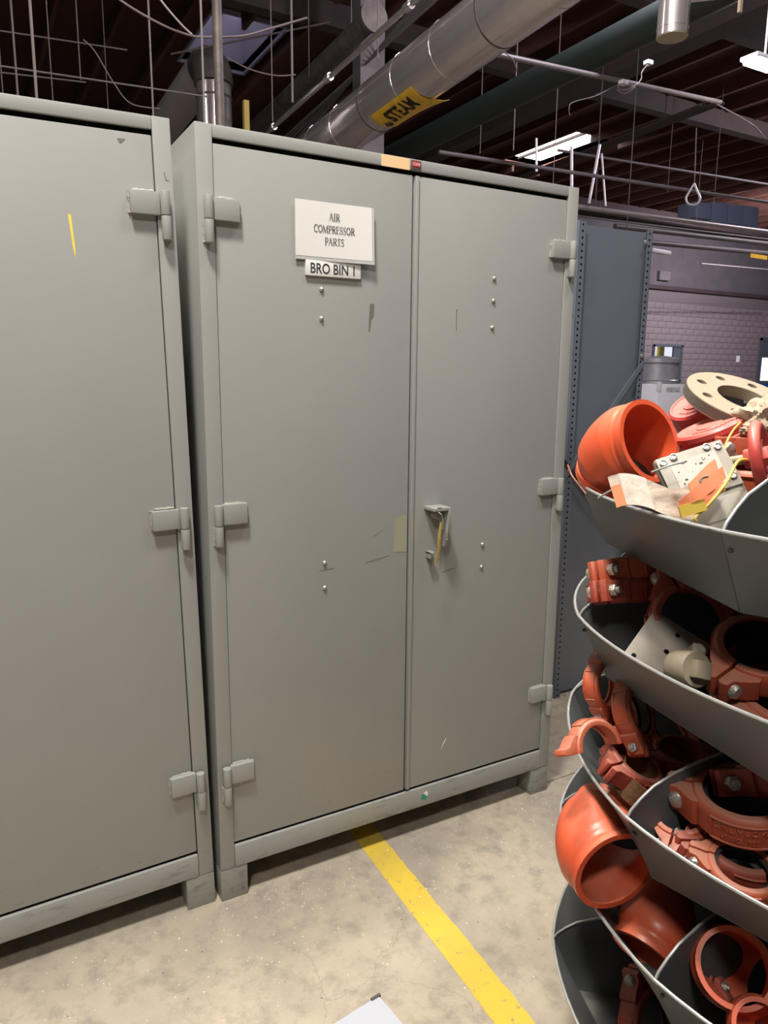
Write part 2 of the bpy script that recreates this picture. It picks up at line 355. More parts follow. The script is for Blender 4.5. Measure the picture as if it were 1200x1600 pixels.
def serif_text(mb, txt, x, y, h, sx=1.0, center=True):
    W = sum(SER[c][0] for c in txt) * h * sx
    cx = x - W / 2 if center else x
    for c in txt:
        wd, strokes = SER[c]
        for pts, wdt in strokes:
            for (x0, y0), (x1, y1) in zip(pts, pts[1:]):
                d = Vector((x1-x0, y1-y0)); n = Vector((-d.y, d.x)).normalized() * wdt / 2
                q = [(x0+n.x, y0+n.y), (x1+n.x, y1+n.y), (x1-n.x, y1-n.y), (x0-n.x, y0-n.y)]
                mb.add([(cx + a*h*sx, y + b*h, 0) for a, b in q], [(0, 1, 2, 3)])
        cx += wd * h * sx
    return mb

# ------------------------------------------------------------------ the setting
CZ = 6.5; YB = 15.5
fl = MB()
fl.box((-9, -7, -0.12), (27, 0.0345, 0)).box((-9, .0345, -.12), (1.13, .0385, 0)).box((1.13, 0.0345, -0.12), (27, .0385, -.006)).box((-9, 0.0385, -0.12), (27, YB, 0))
tag(fl.obj('floor', m_floor, smooth=0), 'worn tan concrete floor with hairline cracks and a joint beyond the cabinet', kind='structure')
m_wallp = mat('dark_wall_paint', (0.10, 0.085, 0.09), 0.85, 0, (0.07, 0.06, 0.065), 2, 0.5)
for nm, a, b in (('wall_left', (-9.2, -7, 0), (-9, YB, CZ)), ('wall_right', (27, -7, 0), (27.2, YB, CZ)), ('wall_front', (-9, -7.2, 0), (27, -7, CZ))):
    tag(MB().box(a, b).obj(nm, m_wallp, smooth=0), kind='structure')
# openings in the far wall: window and door
W0 = pt(1020, 595, 1, YB); wx0, wx1 = pt(1019, 560, 1, YB).x, pt(1064, 560, 1, YB).x
wz1 = pt(1040, 539, 1, YB).z; wz0 = 1.25
dx0 = pt(1185, 560, 1, YB).x; dx1 = dx0 + 1.25; dz1 = pt(1192, 528, 1, YB).z
wb = MB(); y0, y1 = YB, YB + .25
wb.box((-9, y0, 0), (wx0, y1, CZ)).box((wx0, y0, 0), (wx1, y1, wz0)).box((wx0, y0, wz1), (wx1, y1, CZ))
wb.box((wx1, y0, 0), (dx0, y1, CZ)).box((dx0, y0, dz1), (dx1, y1, CZ)).box((dx1, y0, 0), (27, y1, CZ))
wall = tag(wb.obj('wall_back', m_mortar, smooth=0), 'far wall of dark mauve painted concrete blocks', kind='structure')
bme = {}
def block(x0, x1, z0, z1):
    w_ = round(x1 - x0, 2); k = (w_, random.randrange(2))
    if k not in bme: bme[k] = MB().box((0, -.016 - .004 * k[1], 0), (w_, .002, .192)).mesh('concrete_block', 0.006, 35)
    o = link('concrete_block', bme[k], m_block, wall); o.location = (x0, YB, z0)
nb = 0
for r in range(5, 19):
    z0 = r * .2 + .004; x = 18.1 + (.2 if r % 2 else 0)
    while x < 25.6:
        a, b = x + .005, x + .395
        zc = z0 + .1
        for lo, hi, zl, zh in ((wx0, wx1, wz0, wz1), (dx0, dx1, 0, dz1)):
            if zc > zl and zc < zh:
                if a < hi and b > hi: a = hi + .07
                elif a < lo and b > lo: b = lo - .07
                elif a >= lo and b <= hi: a = b = 0
        if b - a > .05 and nb < 300: block(a, b, z0, z0 + .192); nb += 1
        x += .4
# bond beam and upper dark band on that wall
bz = pt(1100, 458, 1, YB - .1).z
MB().box((-9, YB - .12, bz), (27, YB - .001, bz + .12)).obj('bond_beam', m_beam, wall)
MB().box((-9, YB - .02, bz + .12), (27, YB - .001, CZ)).obj('upper_wall_band', m_wallp, wall)
m_frame = mat('blue_grey_frame', (0.075, 0.085, 0.105), 0.5)
def frame_mb(x0, x1, z0, z1, t, bottom=True):
    m = MB(); m.box((x0 - .02, YB - .05, z0), (x0 + t, YB + .1, z1)).box((x1 - t, YB - .05, z0), (x1 + .02, YB + .1, z1)).box((x0 - .02, YB - .05, z1 - t), (x1 + .02, YB + .1, z1 + .02))
    if bottom: m.box((x0 - .02, YB - .05, z0 - .02), (x1 + .02, YB + .1, z0 + t))
    return m
wn = tag(frame_mb(wx0, wx1, wz0, wz1, .06).obj('window_1', m_frame), 'small far window in a blue grey frame with a yellow post behind', kind='structure')
m_glass = mat('window_glass', (0.8, 0.85, 0.9), 0.05); m_glass.node_tree.nodes['Principled BSDF'].inputs['Transmission Weight'].default_value = 1
MB().box((wx0 + .05, YB + .04, wz0 + .05), (wx1 - .38, YB + .05, wz1 - .05)).obj('pane', m_glass, wn)
MB().box((wx1 - .40, YB - .02, wz0 + .05), (wx1 - .05, YB + .06, wz1 - .05)).obj('side_panel', m_frame, wn)
# room beyond the window
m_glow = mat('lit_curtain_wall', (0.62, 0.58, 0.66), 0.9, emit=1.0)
m_yelpost = mat('yellow_bollard_paint', (0.85, 0.70, 0.08), 0.5)
cw = MB()
for k in range(14): cw.box((17 + k * .62, YB + 2.4 - .04 * (k % 2), 0), (17.6 + k * .62, YB + 2.5, 4))
tag(cw.obj('lit_curtain', m_glow), 'pale ribbed sheeting lit beyond the small far window', 'curtain')
q = pt(1031, 560, 1, YB + 1.2); MB().tube([(q.x, q.y, 0), (q.x, q.y, 3.4)], .13, 16).obj('yellow_post', m_yelpost)
tag(bpy.data.objects['yellow_post'], 'yellow upright post seen through the small far window', 'post')
dn = tag(frame_mb(dx0, dx1, 0, dz1, .09, False).obj('door_1', m_frame), 'blue grey far door at the right edge with a lit pane', kind='structure')
MB().box((dx0 + .09, YB + .0, 0.01), (dx1 - .09, YB + .05, 1.3)).box((dx0 + .09, YB, 1.3), (dx0 + .22, YB + .05, dz1 - .1)).box((dx0 + .22, YB, dz1 - .7), (dx1 - .09, YB + .05, dz1 - .1)).box((dx1 - .3, YB, 1.3), (dx1 - .09, YB + .05, dz1 - .7)).obj('door_leaf', m_frame, dn)
m_lit = mat('lit_door_pane', (0.72, 0.78, 0.72), 0.6, emit=0.9)
MB().box((dx0 + .22, YB + .02, 1.3), (dx1 - .3, YB + .03, dz1 - .7)).obj('pane', m_lit, dn)

# ceiling: boards with openings for two skylights, joists along y, girders along x
def hole(ps):
    q = [pt(u, v, 2, CZ) for u, v in ps]; return min(a.x for a in q), max(a.x for a in q), min(a.y for a in q), max(a.y for a in q)
H1 = hole([(835, 196), (950, 214), (800, 262), (880, 262)]); H2 = hole([(335, 12), (400, 30), (286, 92), (384, 108)])
H1 = (11.0, 12.35, 10.8, 13.3)
ce = MB()
def ceil_rect(x0, x1, y0, y1, holes):
    if not holes: ce.box((x0, y0, CZ), (x1, y1, CZ + .12)); return
    h = holes[0]
    if h[0] >= x1 or h[1] <= x0 or h[2] >= y1 or h[3] <= y0: ceil_rect(x0, x1, y0, y1, holes[1:]); return
    ceil_rect(x0, h[0], y0, y1, holes[1:]); ceil_rect(h[1], x1, y0, y1, holes[1:])
    ceil_rect(h[0], h[1], y0, h[2], holes[1:]); ceil_rect(h[0], h[1], h[3], y1, holes[1:])
ceil_rect(-9, 27, -7, YB + .3, [H1, H2])
ceil = tag(ce.obj('ceiling', m_wood, smooth=0), 'dark red-brown boarded roof with joists and skylights', kind='structure')
for x in [(-8.7 + .81 * i) for i in range(44)]:
    segs = [(-7, YB)]
    for h in (H1, H2):
        if h[0] - .04 < x < h[1] + .04: segs = [(-7, h[2] - .05), (h[3] + .05, YB)]
    for a, b in segs: MB().box((x - .03, a, CZ - .22), (x + .03, b, CZ + .02)).obj('joist', m_joist, ceil, smooth=0)
for y in (-4.0, 2.6, 5.6, 8.2, 14.6): MB().box((-9, y - .1, CZ - .5), (27, y + .1, CZ - .2)).obj('girder', m_beam, ceil, smooth=0)
gx = pt(780, 213, 2, CZ - .75).x - .2
MB().box((gx - .18, -7, CZ - .75), (gx + .18, YB, CZ - .2)).obj('main_girder', m_beam, ceil, smooth=0)
m_sky1 = mat('skylight_bright', (1.0, 0.98, 0.92), 0.5, emit=6.0)
m_sky2 = mat('skylight_dull', (0.50, 0.47, 0.62), 0.5, emit=1.2)
m_well1 = mat('skylight_well_wood', (0.30, 0.13, 0.10), 0.8, 0, (0.20, 0.08, 0.06), 3, 0.5, stretch=(1, 5, 1))
m_well2 = mat('skylight_well_grey', (0.30, 0.28, 0.34), 0.7)
for i, (h, ms, mw, hh, bars) in enumerate(((H1, m_sky1, m_well1, .14, 2), (H2, m_sky2, m_well2, .9, 3))):
    x0, x1, a, b = h
    wl = MB(); wl.box((x0 - .04, a - .04, CZ - .05), (x0, b + .04, CZ + hh)).box((x1, a - .04, CZ - .05), (x1 + .04, b + .04, CZ + hh)).box((x0, a - .04, CZ - .05), (x1, a, CZ + hh)).box((x0, b, CZ - .05), (x1, b + .04, CZ + hh))
    s_ = tag(wl.obj('skylight_well', mw, smooth=0), ('lit wooden box of the bright skylight above the right cabinet corner', 'grey box of the dull skylight above the elbow duct')[i], 'skylight')
    MB().box((x0, a, CZ + hh - .02), (x1, b, CZ + hh)).obj('pane', ms, s_)
    fb = MB()
    for k in range(1, bars): fb.box((x0 + (x1 - x0) * k / bars - .03, a, CZ + hh - .08), (x0 + (x1 - x0) * k / bars + .03, b, CZ + hh - .03))
    fb.obj('glazing_bar', m_beam, s_)

# ------------------------------------------------------------------ cabinets
def make_cabinet(name, label, W, xs, doors, hinges, short_left=0.0, panel_y=0.0):
    root = empty(name, (0, 0, 0), label, 'cabinet'); D = .62
    c = MB(); c.box((0, .010, .094), (.004, D, 1.98)).box((W - .004, .010, .094), (W, D, 1.98)).box((.004, D - .004, .094), (W - .004, D, 1.98))
    c.box((.004, .010, 1.976), (W - .004, D - .004, 1.98)).box((.004, .03, .10), (W - .004, D - .004, .106))
    c.obj('carcass', m_cab, root, .0015)
    MB().box((0, 0, .094), (.040, .011, 1.9805)).obj('frame_post', m_cab, root, .003)
    MB().box((W - .040, 0, .094), (W, .011, 1.9805)).obj('frame_post', m_cab, root, .003)
    MB().box((.0405, .0006, 1.952), (W - .0405, .0112, 1.9805)).obj('top_rail', m_cab, root, .003)
    MB().box((.0405, -.0012, .094), (W - .0405, .0112, .1585)).obj('bottom_rail', m_cab, root, .0035)
    MB().box((.03, .030, .13), (W - .03, .034, 1.96)).obj('gap_shade_sheet', m_dark, root)  # near-black sheet behind the doors stands in for shade in the gaps
    for x0, x1 in ((0, .075), (W - .075, W)):
        for y0, y1 in ((0.001, .075), (D - .075, D)):
            z0 = short_left if x0 == 0 else 0
            MB().box((x0, y0, z0), (x1, y1, .0935)).obj('leg', m_cableg, root, .002)
    ds = []
    for x0, x1 in doors:
        ds.append(MB().box((x0, .0042, .166), (x1, .024, 1.941)).obj('door', m_cab, root, .0035))
    for hx, side, di in hinges:
        for zt in (1.822, 1.102, .398):
            leaf = MB(); lx0, lx1 = (hx, hx + .064) if side > 0 else (hx - .064, hx)
            jit = random.uniform(-.002, .002)
            leaf.box((lx0, -.011, zt - .050), (lx1, .0055, zt + jit))
            lf = leaf.obj('hinge', m_cab, ds[di], .0018)
            bx = hx - side * .011
            b = MB()
            b.tube([(bx, -.0125, zt - .0498), (bx, -.0125, zt + .001)], [.0108, .0108], 20).tube([(bx, -.0125, zt - .102), (bx, -.0125, zt - .0515)], .0108, 20)
            b.box((bx - .007, -.006, zt - .10), (bx + .007, .001, zt - .054))
            b.obj('barrel', m_cab, lf, .0008)
            rr = random.Random(int(zt * 1000 + hx * 77))
            xo = lx1 if side > 0 else lx0
            pth = [(xo + rr.uniform(-.0012, .0012), .0035, zt - .049 + k * .0475 / 8) for k in range(9)]
            MB().tube(pth, [rr.uniform(.003, .0048) for _ in pth], 8).obj('weld_bead', m_weld, lf)
            pth = [(lx0 + .008 + k * .046 / 8, .0032, zt + .001 + rr.uniform(-.0006, .0006)) for k in range(9)]
            MB().tube(pth, [rr.uniform(.0026, .0045) for _ in pth], 8).obj('weld_bead', m_weld, lf)
            pth = [(bx - side * .0095, -.0015, zt - .101 + k * .045 / 8) for k in range(9)]
            MB().tube(pth, [rr.uniform(.0025, .0042) for _ in pth], 8).obj('weld_bead', m_weld, lf)
    return root, ds
W = 1.163
cab, (dL, dR) = make_cabinet('storage_cabinet', 'grey-green steel two-door cabinet with paper signs on its left door', W, .582, [(.0405, .5790), (.5850, 1.1215)], [(.034, 1, 0), (1.128, -1, 1)])
# fold of the right door along the split
MB().box((.5852, -.0015, .167), (.5965, .0045, 1.940)).obj('door_edge_fold', m_cab, dR, .0022)
def boltm():
    b = MB(); b.T = Matrix.Rotation(PI/2, 4, 'X'); b.lathe([(.0062, 0), (.0062, .002), (.0048, .0045), (.0022, .0062), (0, .0066)], 16); b.T = Matrix.Identity(4); return b.mesh('rivet')
rv = boltm()
for x, z, d in ((.312, 1.635, dL), (.311, 1.563, dL), (.857, 1.698, dR), (.857, 1.636, dR), (.856, 1.561, dR), (.316, .919, dL), (.316, .849, dL), (.848, .914, dR), (.847, .843, dR)):
    o = link('rivet', rv, m_bolt, d); o.location = (x, .0045, z)
# paint scrapes and marks as thin paint patches
m_scrape = mat('bare_scrape', (0.17, 0.165, 0.14), 0.5)
m_stain = mat('yellow_tape_residue', (0.345, 0.335, 0.225), 0.5, 0, (0.335, 0.325, 0.25), 12, .5)
m_chalk = mat('yellow_crayon', (0.85, 0.65, 0.08), 0.7)
m_whitem = mat('white_scratch', (0.80, 0.80, 0.76), 0.6)
def patch(name, poly, m, parent, y=.0036):
    mb = MB(); mb.T = Matrix(((1,0,0,0),(0,0,1,y),(0,1,0,0),(0,0,0,1))); mb.prism(poly, 0, .0004); return mb.obj(name, m, parent, smooth=0)
patch('paint_scrape', [(.452, 1.607), (.465, 1.607), (.464, 1.577), (.456, 1.566), (.452, 1.537), (.448, 1.537), (.450, 1.575)], m_scrape, dL)
patch('paint_scrape', [(.7285, 1.606), (.733, 1.606), (.7325, 1.602), (.7305, 1.602), (.7315, 1.548), (.7295, 1.548)], m_scrape, dR)
patch('tape_residue', [(.538, 1.024), (.5765, 1.030), (.5765, .921), (.533, .925)], m_stain, dL)
patch('tape_residue', [(.6, 1.030), (.606, 1.03), (.604, .93), (.6, .93)], m_stain, dR)
patch('scratch', [(.714, .267), (.7165, .271), (.733, .300), (.731, .300), (.722, .286)], m_whitem, dR)
patch('scratch', [(.300, .8995), (.345, .9015), (.345, .9005), (.300, .8985)], m_scrape, dL)
patch('scratch', [(.445, .905), (.515, .9165), (.515, .9155), (.445, .904)], m_scrape, dL)
patch('scratch', [(.466, .979), (.482, .9835), (.498, .997), (.481, .9822)], m_scrape, dL)
patch('scratch', [(.70, .845), (.745, .853), (.745, .852), (.70, .844)], m_scrape, dR)
m_gpaint = mat('green_sticker', (0.03, 0.26, 0.17), 0.4); 
patch('green_sticker', [(.640, .118), (.656, .114), (.664, .122), (.655, .140), (.641, .133)], m_gpaint, cab, -.0018)
patch('sticker_residue', [(.648, .138), (.662, .124), (.666, .133), (.660, .144)], m_whitem, cab, -.0019)
# strip and small badge on the top rail
m_peach = mat('peach_label', (0.82, 0.56, 0.30), 0.5)
patch('blank_peach_label', [(.481, 1.951), (.566, 1.951), (.566, 1.979), (.481, 1.979)], m_peach, cab, .0001)
m_badge = mat('badge_frame', (0.10, 0.07, 0.06), 0.5); m_badger = mat('badge_red', (0.45, 0.04, 0.05), 0.5)
bd = MB().box((.570, -.0022, 1.953), (.600, .0008, 1.977)).obj('badge', m_badge, cab, .0006); bd['label'] = 'small red badge in a dark frame'
MB().box((.573, -.0030, 1.961), (.597, -.0018, 1.974)).obj('badge_face', m_badger, bd)
t_ = link('badge_lettering', text_mesh('badge_lettering', 'CONE', .0085, .0001), m_white, bd)
place(t_, Vector((.585, -.0032, 1.9645)), Matrix(((1,0,0),(0,0,-1),(0,1,0))))
# latch handle on the right door
hp = empty('handle', (0, 0, 0)); hp.parent = dR; hp['label'] = 'cast lever handle with raised letters'
del_h = []
hd = MB()
hx0, hx1, hz = .628, .694, 1.052
hd.box((hx0 + .004, -.052, hz - .010), (hx1 - .008, -.0005 + .004, hz))            # hasp plate sticking out
handle = hd.obj('hasp_plate', m_cab, dR, .002)
lv = MB(); lv.T = Matrix(((0,0,1,0),(1,0,0,0),(0,1,0,0),(0,0,0,1)))  # (y, z) profile, extruded in x
lv.prism([(.002, hz), (-.052, hz), (-.054, hz - .03), (-.046, hz - .085), (-.034, hz - .118), (-.022, hz - .122), (-.016, hz - .112), (-.02, hz - .05), (.002, hz - .035)], hx1 - .012, hx1 - .004)
lvo = lv.obj('lever', m_cab, handle, .002)
bpy.data.objects.remove(hp)
lt = link('raised_lettering', text_mesh('raised_lettering', 'STRONG', .016, .0006, 'LEFT'), m_cab, handle)
place(lt, Vector((hx1 - .0125, -.040, hz - .10)), Matrix(((0, 0, -1), (.25, -.97, 0), (.97, .25, 0))))
MB().tube([(hx1 - .03, .002, hz - .026), (hx1 - .03, -.03, hz - .026)], .011, 16).obj('lock_barrel', m_cab, handle, .001)
st = MB(); st.box((hx0 + .014, -.020, hz - .142), (hx0 + .032, .0045, hz - .136)).box((hx0 + .014, -.020, hz - .155), (hx0 + .019, .0045, hz - .136)); st.obj('staple', m_cab, handle, .001)
sl = MB().box((hx0 + .016, -.0525, hz - .0002), (hx0 + .030, -.047, hz + .0004)).obj('slot', m_dark, handle)
# yellow tag hanging on a wire from the handle
tg = empty('yellow_tag', (hx1 - .036, -.050, hz - .03), 'narrow yellow tag hanging on a wire from the cabinet handle', 'tag')
def tagstrip():
    rows = []
    for k in range(13):
        t = k / 12; z = -.012 - .125 * t; x = -.004 * math.sin(t * 5) - .016 * t; y = -.003 - .006 * math.sin(t * 4)
        rows.append([(x - .0075, y - .004, z), (x + .0, y - .001, z + .001), (x + .0055, y + .003, z + (.008 if k == 12 else 0))])
    return MB().grid(rows)
tagstrip().obj('strip', m_yel, tg, solid=.0008)
MB().tube(smoothpath([(-.012, .004, .020), (-.006, -.010, .012), (0, -.006, -.002), (-.002, -.004, -.022), (.004, -.002, -.03), (.006, .0, -.005), (-.002, .0, .016)], 5), .0009, 6).obj('wire', m_bolt, tg)

# left cabinet, leaning slightly
cab2, (d2L, d2R) = make_cabinet('leaning_storage_cabinet', 'plain grey-green steel cabinet leaning left with a yellow crayon mark', W, .582, [(.0405, .5790), (.5850, 1.1215)], [(.034, 1, 0), (1.128, -1, 1)], short_left=.024)
a = .0192
for c in (cab2,):
    c.matrix_world = Matrix.Translation((-.0135, .012, 0)) @ Matrix.Rotation(-a, 4, 'Y') @ Matrix.Translation((-W, 0, 0))
patch('crayon_mark', [(W - .228, 1.760), (W - .222, 1.760), (W - .2185, 1.690), (W - .2195, 1.668), (W - .223, 1.69)], m_chalk, d2R)
patch('paint_scrape', [(W - .115, 1.925), (W - .098, 1.926), (W - .102, 1.921), (W - .110, 1.915)], m_scrape, d2R)
patch('scratch', [(W - .020, 1.866), (W - .018, 1.866), (W - .015, 1.850), (W - .010, 1.851), (W - .010, 1.849), (W - .017, 1.848)], m_scrape, cab2, -.0004)

# signs
sg = empty('paper_sign', (.345, 0, 1.778), 'white paper sign in a sleeve reading AIR COMPRESSOR PARTS', 'sign')
def bent(x0, x1, z0, z1, y, curl, n=12, m=4):
    rows = []
    for j in range(m + 1):
        z = z0 + (z1 - z0) * j / m
        rows.append([(x0 + (x1 - x0) * i / n, y - curl * (i / n) ** 2 * (1 - .55 * j / m), z) for i in range(n + 1)])
    return MB().grid(rows)
bent(-.106, .112, -.0745, .0655, -.0015, .010).obj('sleeve', m_plastic, sg, solid=.0006)
bent(-.104, .105, -.066, .0655, -.0026, .009).obj('sheet', m_paper, sg, solid=.0006)
tx = MB(); serif_text(tx, 'AIR', 0, .023, .0175, .95); serif_text(tx, 'COMPRESSOR', 0, -.007, .0175, .93); serif_text(tx, 'PARTS', 0, -.036, .0175, .95)
def bend_y(x): 
    t = (x + .104) / .209; return -.0032 - .0092 * t * t * .72
tx.v = [(x, bend_y(x) - .0004, z) for x, z, _ in tx.v]
tx.obj('lettering', m_ink, sg, smooth=0)
lb = empty('label_strip', (.344, 0, 1.685), 'white label strip reading BRO BIN 1 below the paper sign', 'label')
MB().box((-.077, -.0030, -.0185), (.077, .0042, .0185)).obj('strip', m_paper, lb, .0006)
t_ = link('lettering', text_mesh('lettering', 'BRO BIN 1', .0350, .0001, off=.0005, sx=.80), m_ink, lb)
t_.matrix_basis = Matrix.Translation((-.001, -.0033, -.0122)) @ Matrix.Rotation(PI/2, 4, 'X')

# ------------------------------------------------------------------ floor tape, chips, cart corner
tp = MB(); L_, R_ = [], []
rr = random.Random(3)
for k in range(46):
    t = k / 45; y = .16 - 1.05 * t
    xl = .451 - .041 * t * 1.05 + rr.uniform(-.0012, .0012); xr = .531 - .040 * t + rr.uniform(-.0012, .0012)
    L_.append((xl, y, .0009)); R_.append((xr, y, .0009))
tp.grid([L_, R_]); tape = tag(tp.obj('floor_tape', m_tape, solid=.0012), 'worn yellow tape stripe running out from under the cabinet', 'tape')
m_dustc = mat('white_grit', (0.80, 0.78, 0.70), 0.6)
ch = MB(); rr = random.Random(11)
for k in range(520):
    if k < 330: x, y = rr.uniform(-.6, 1.7), -abs(rr.gauss(0, .16)) - .005
    else: x, y = rr.uniform(-.5, 1.2), rr.uniform(-1.0, 0)
    s = rr.uniform(.0008, .0022) * (1.6 if rr.random() < .08 else 1); an = rr.uniform(0, 3)
    c, d = math.cos(an) * s, math.sin(an) * s
    ch.add([(x+c, y+d, .0003), (x-d, y+c, .0003), (x-c, y-d, .0003), (x+d, y-c, .0003), (x, y, .0003 + s)], [(0,1,4),(1,2,4),(2,3,4),(3,0,4),(3,2,1,0)])
tag(ch.obj('floor_grit', m_dustc, smooth=0), 'white grit and paint chips scattered on the concrete', 'grit', kind='stuff')
m_cart = mat('pale_grey_cart_top', (0.34, 0.355, 0.39), 0.35)
ap = pt(592, 1554, 2, .62); al = pt(480, 1624, 2, .62); ar = pt(650, 1622, 2, .62)
ed = (al - ap).normalized() * .5; er = (ar - ap).normalized() * .34
cart = empty('cart', (ap.x + ed.x / 2 + er.x / 2, ap.y + ed.y / 2 + er.y / 2, 0), 'pale grey cart top corner with a black cap at the bottom edge', 'cart')
def cpt(v): return tuple(v - cart.location)
def slab(a, e1, e2, z0, z1):
    m = MB(); q = [a, a + e1, a + e1 + e2, a + e2]
    m.add([cpt(Vector((p.x, p.y, z))) for z in (z0, z1) for p in q], [(3,2,1,0),(4,5,6,7),(0,1,5,4),(1,2,6,5),(2,3,7,6),(3,0,4,7)]); return m
slab(ap, ed, er, .585, .62).obj('top', m_cart, cart, .003)
slab(ap + ed * .03 + er * .03, ed * .94, er * .94, .18, .20).obj('lower_shelf', m_cart, cart, .003)
cc = slab(ap - er.normalized() * .0012 - ed.normalized() * .0012, ed.normalized() * .014, er.normalized() * .004, .584, .6212).obj('corner_cap', m_rubber, cart)
for i, j in ((.02, .02), (.92, .02), (.02, .90), (.92, .90)):
    slab(ap + ed * i + er * j, ed.normalized() * .025, er.normalized() * .025, 0, .585).obj('leg', m_bin, cart)

# ------------------------------------------------------------------ grey shelving unit behind
SY = .57
sx0, sx1 = pt(907, 400, 1, SY).x - .02, pt(1008, 400, 1, SY).x
su = empty('shelving_unit', ((sx0 + sx1) / 2, SY + .4, 0), 'blue-grey steel shelving unit with perforated posts behind the cabinet', 'shelving')
def sv(m): m.T = Matrix.Translation(-Vector(su.location)); return m
SH = 2.035; DEP = .92
sv(MB()).box((sx0 + .01, SY, .012), (sx1 + .004, SY + .0015, SH - .01)).obj('side_sheet', m_shelf, su)
def perf(x0, w_, y, flip, h):
    """perforated angle post: face strip with holes plus a return flange"""
    m = sv(MB()); pitch = .0254; n = int(h / pitch); r = .0052
    for k in range(n):
        z0 = k * pitch; z1 = z0 + pitch; cx = x0 + w_ / 2; cz = (z0 + z1) / 2
        sq = [(x0 + w_, cz), (x0 + w_, z1), (cx, z1), (x0, z1), (x0, cz), (x0, z0), (cx, z0), (x0 + w_, z0)]
        cr = [(cx + r * math.cos(PI * i / 4), cz + r * math.sin(PI * i / 4)) for i in range(8)]
        m.add([(p, y, q_) for p, q_ in sq] + [(p, y, q_) for p, q_ in cr], [(i, (i+1) % 8, 8 + (i+1) % 8, 8 + i) for i in range(8)])
    return m
for nm, x0, flip in (('l', sx0 - .012, 0), ('r', sx1 - .022, 1)):
    for yy in (SY - .022, SY + DEP):
        po = perf(x0, .034, yy, flip, SH).obj('post', m_shelf, su, smooth=0)
        fx = x0 if not flip else x0 + .034
        sv(MB()).box((fx - .001, yy, 0), (fx + .001, yy + .036 * (1 if yy < SY + .1 else -1) , SH)).obj('post_flange', m_shelf, po)
        sv(MB()).box((x0 + .004, yy + .006, 0.002), (x0 + .030, yy + .007, SH - .002)).obj('hole_shade_strip', m_dark, po)  # near-black strip in place of the shade seen through the holes
for z in (.08, .5, .92, 1.34, 1.76, 2.0):
    s_ = sv(MB()).box((sx0 + .012, SY + .004, z - .03), (sx1 - .012, SY + DEP - .002, z)).obj('shelf', m_shelf, su, .002)
# cross straps
def strap(a, b, wd=.022):
    A = pt(*a, 1, SY - .028); B = pt(*b, 1, SY - .028)
    return sv(MB()).beam(A, B, .002, wd, Vector((0, 1, 0)))
s1 = MB()
sv(MB()).beam(pt(1006, 566, 1, SY - .028), pt(878, 752, 1, SY - .028), .022, .002, Vector((0,1,0))).obj('cross_strap', m_shelf, su)
sv(MB()).beam(pt(880, 720, 1, SY - .026), pt(985, 865, 1, SY - .026), .022, .002, Vector((0,1,0))).obj('cross_strap', m_dark, su)
for u, v in ((899, 372), (1010, 378), (893, 480), (1004, 556)):
    p_ = pt(u, v, 1, SY - .03); b = sv(MB()); b.tube([(p_.x, SY - .024, p_.z), (p_.x, SY - .030, p_.z)], .008, 6); b.obj('bolt', m_bolt, su)

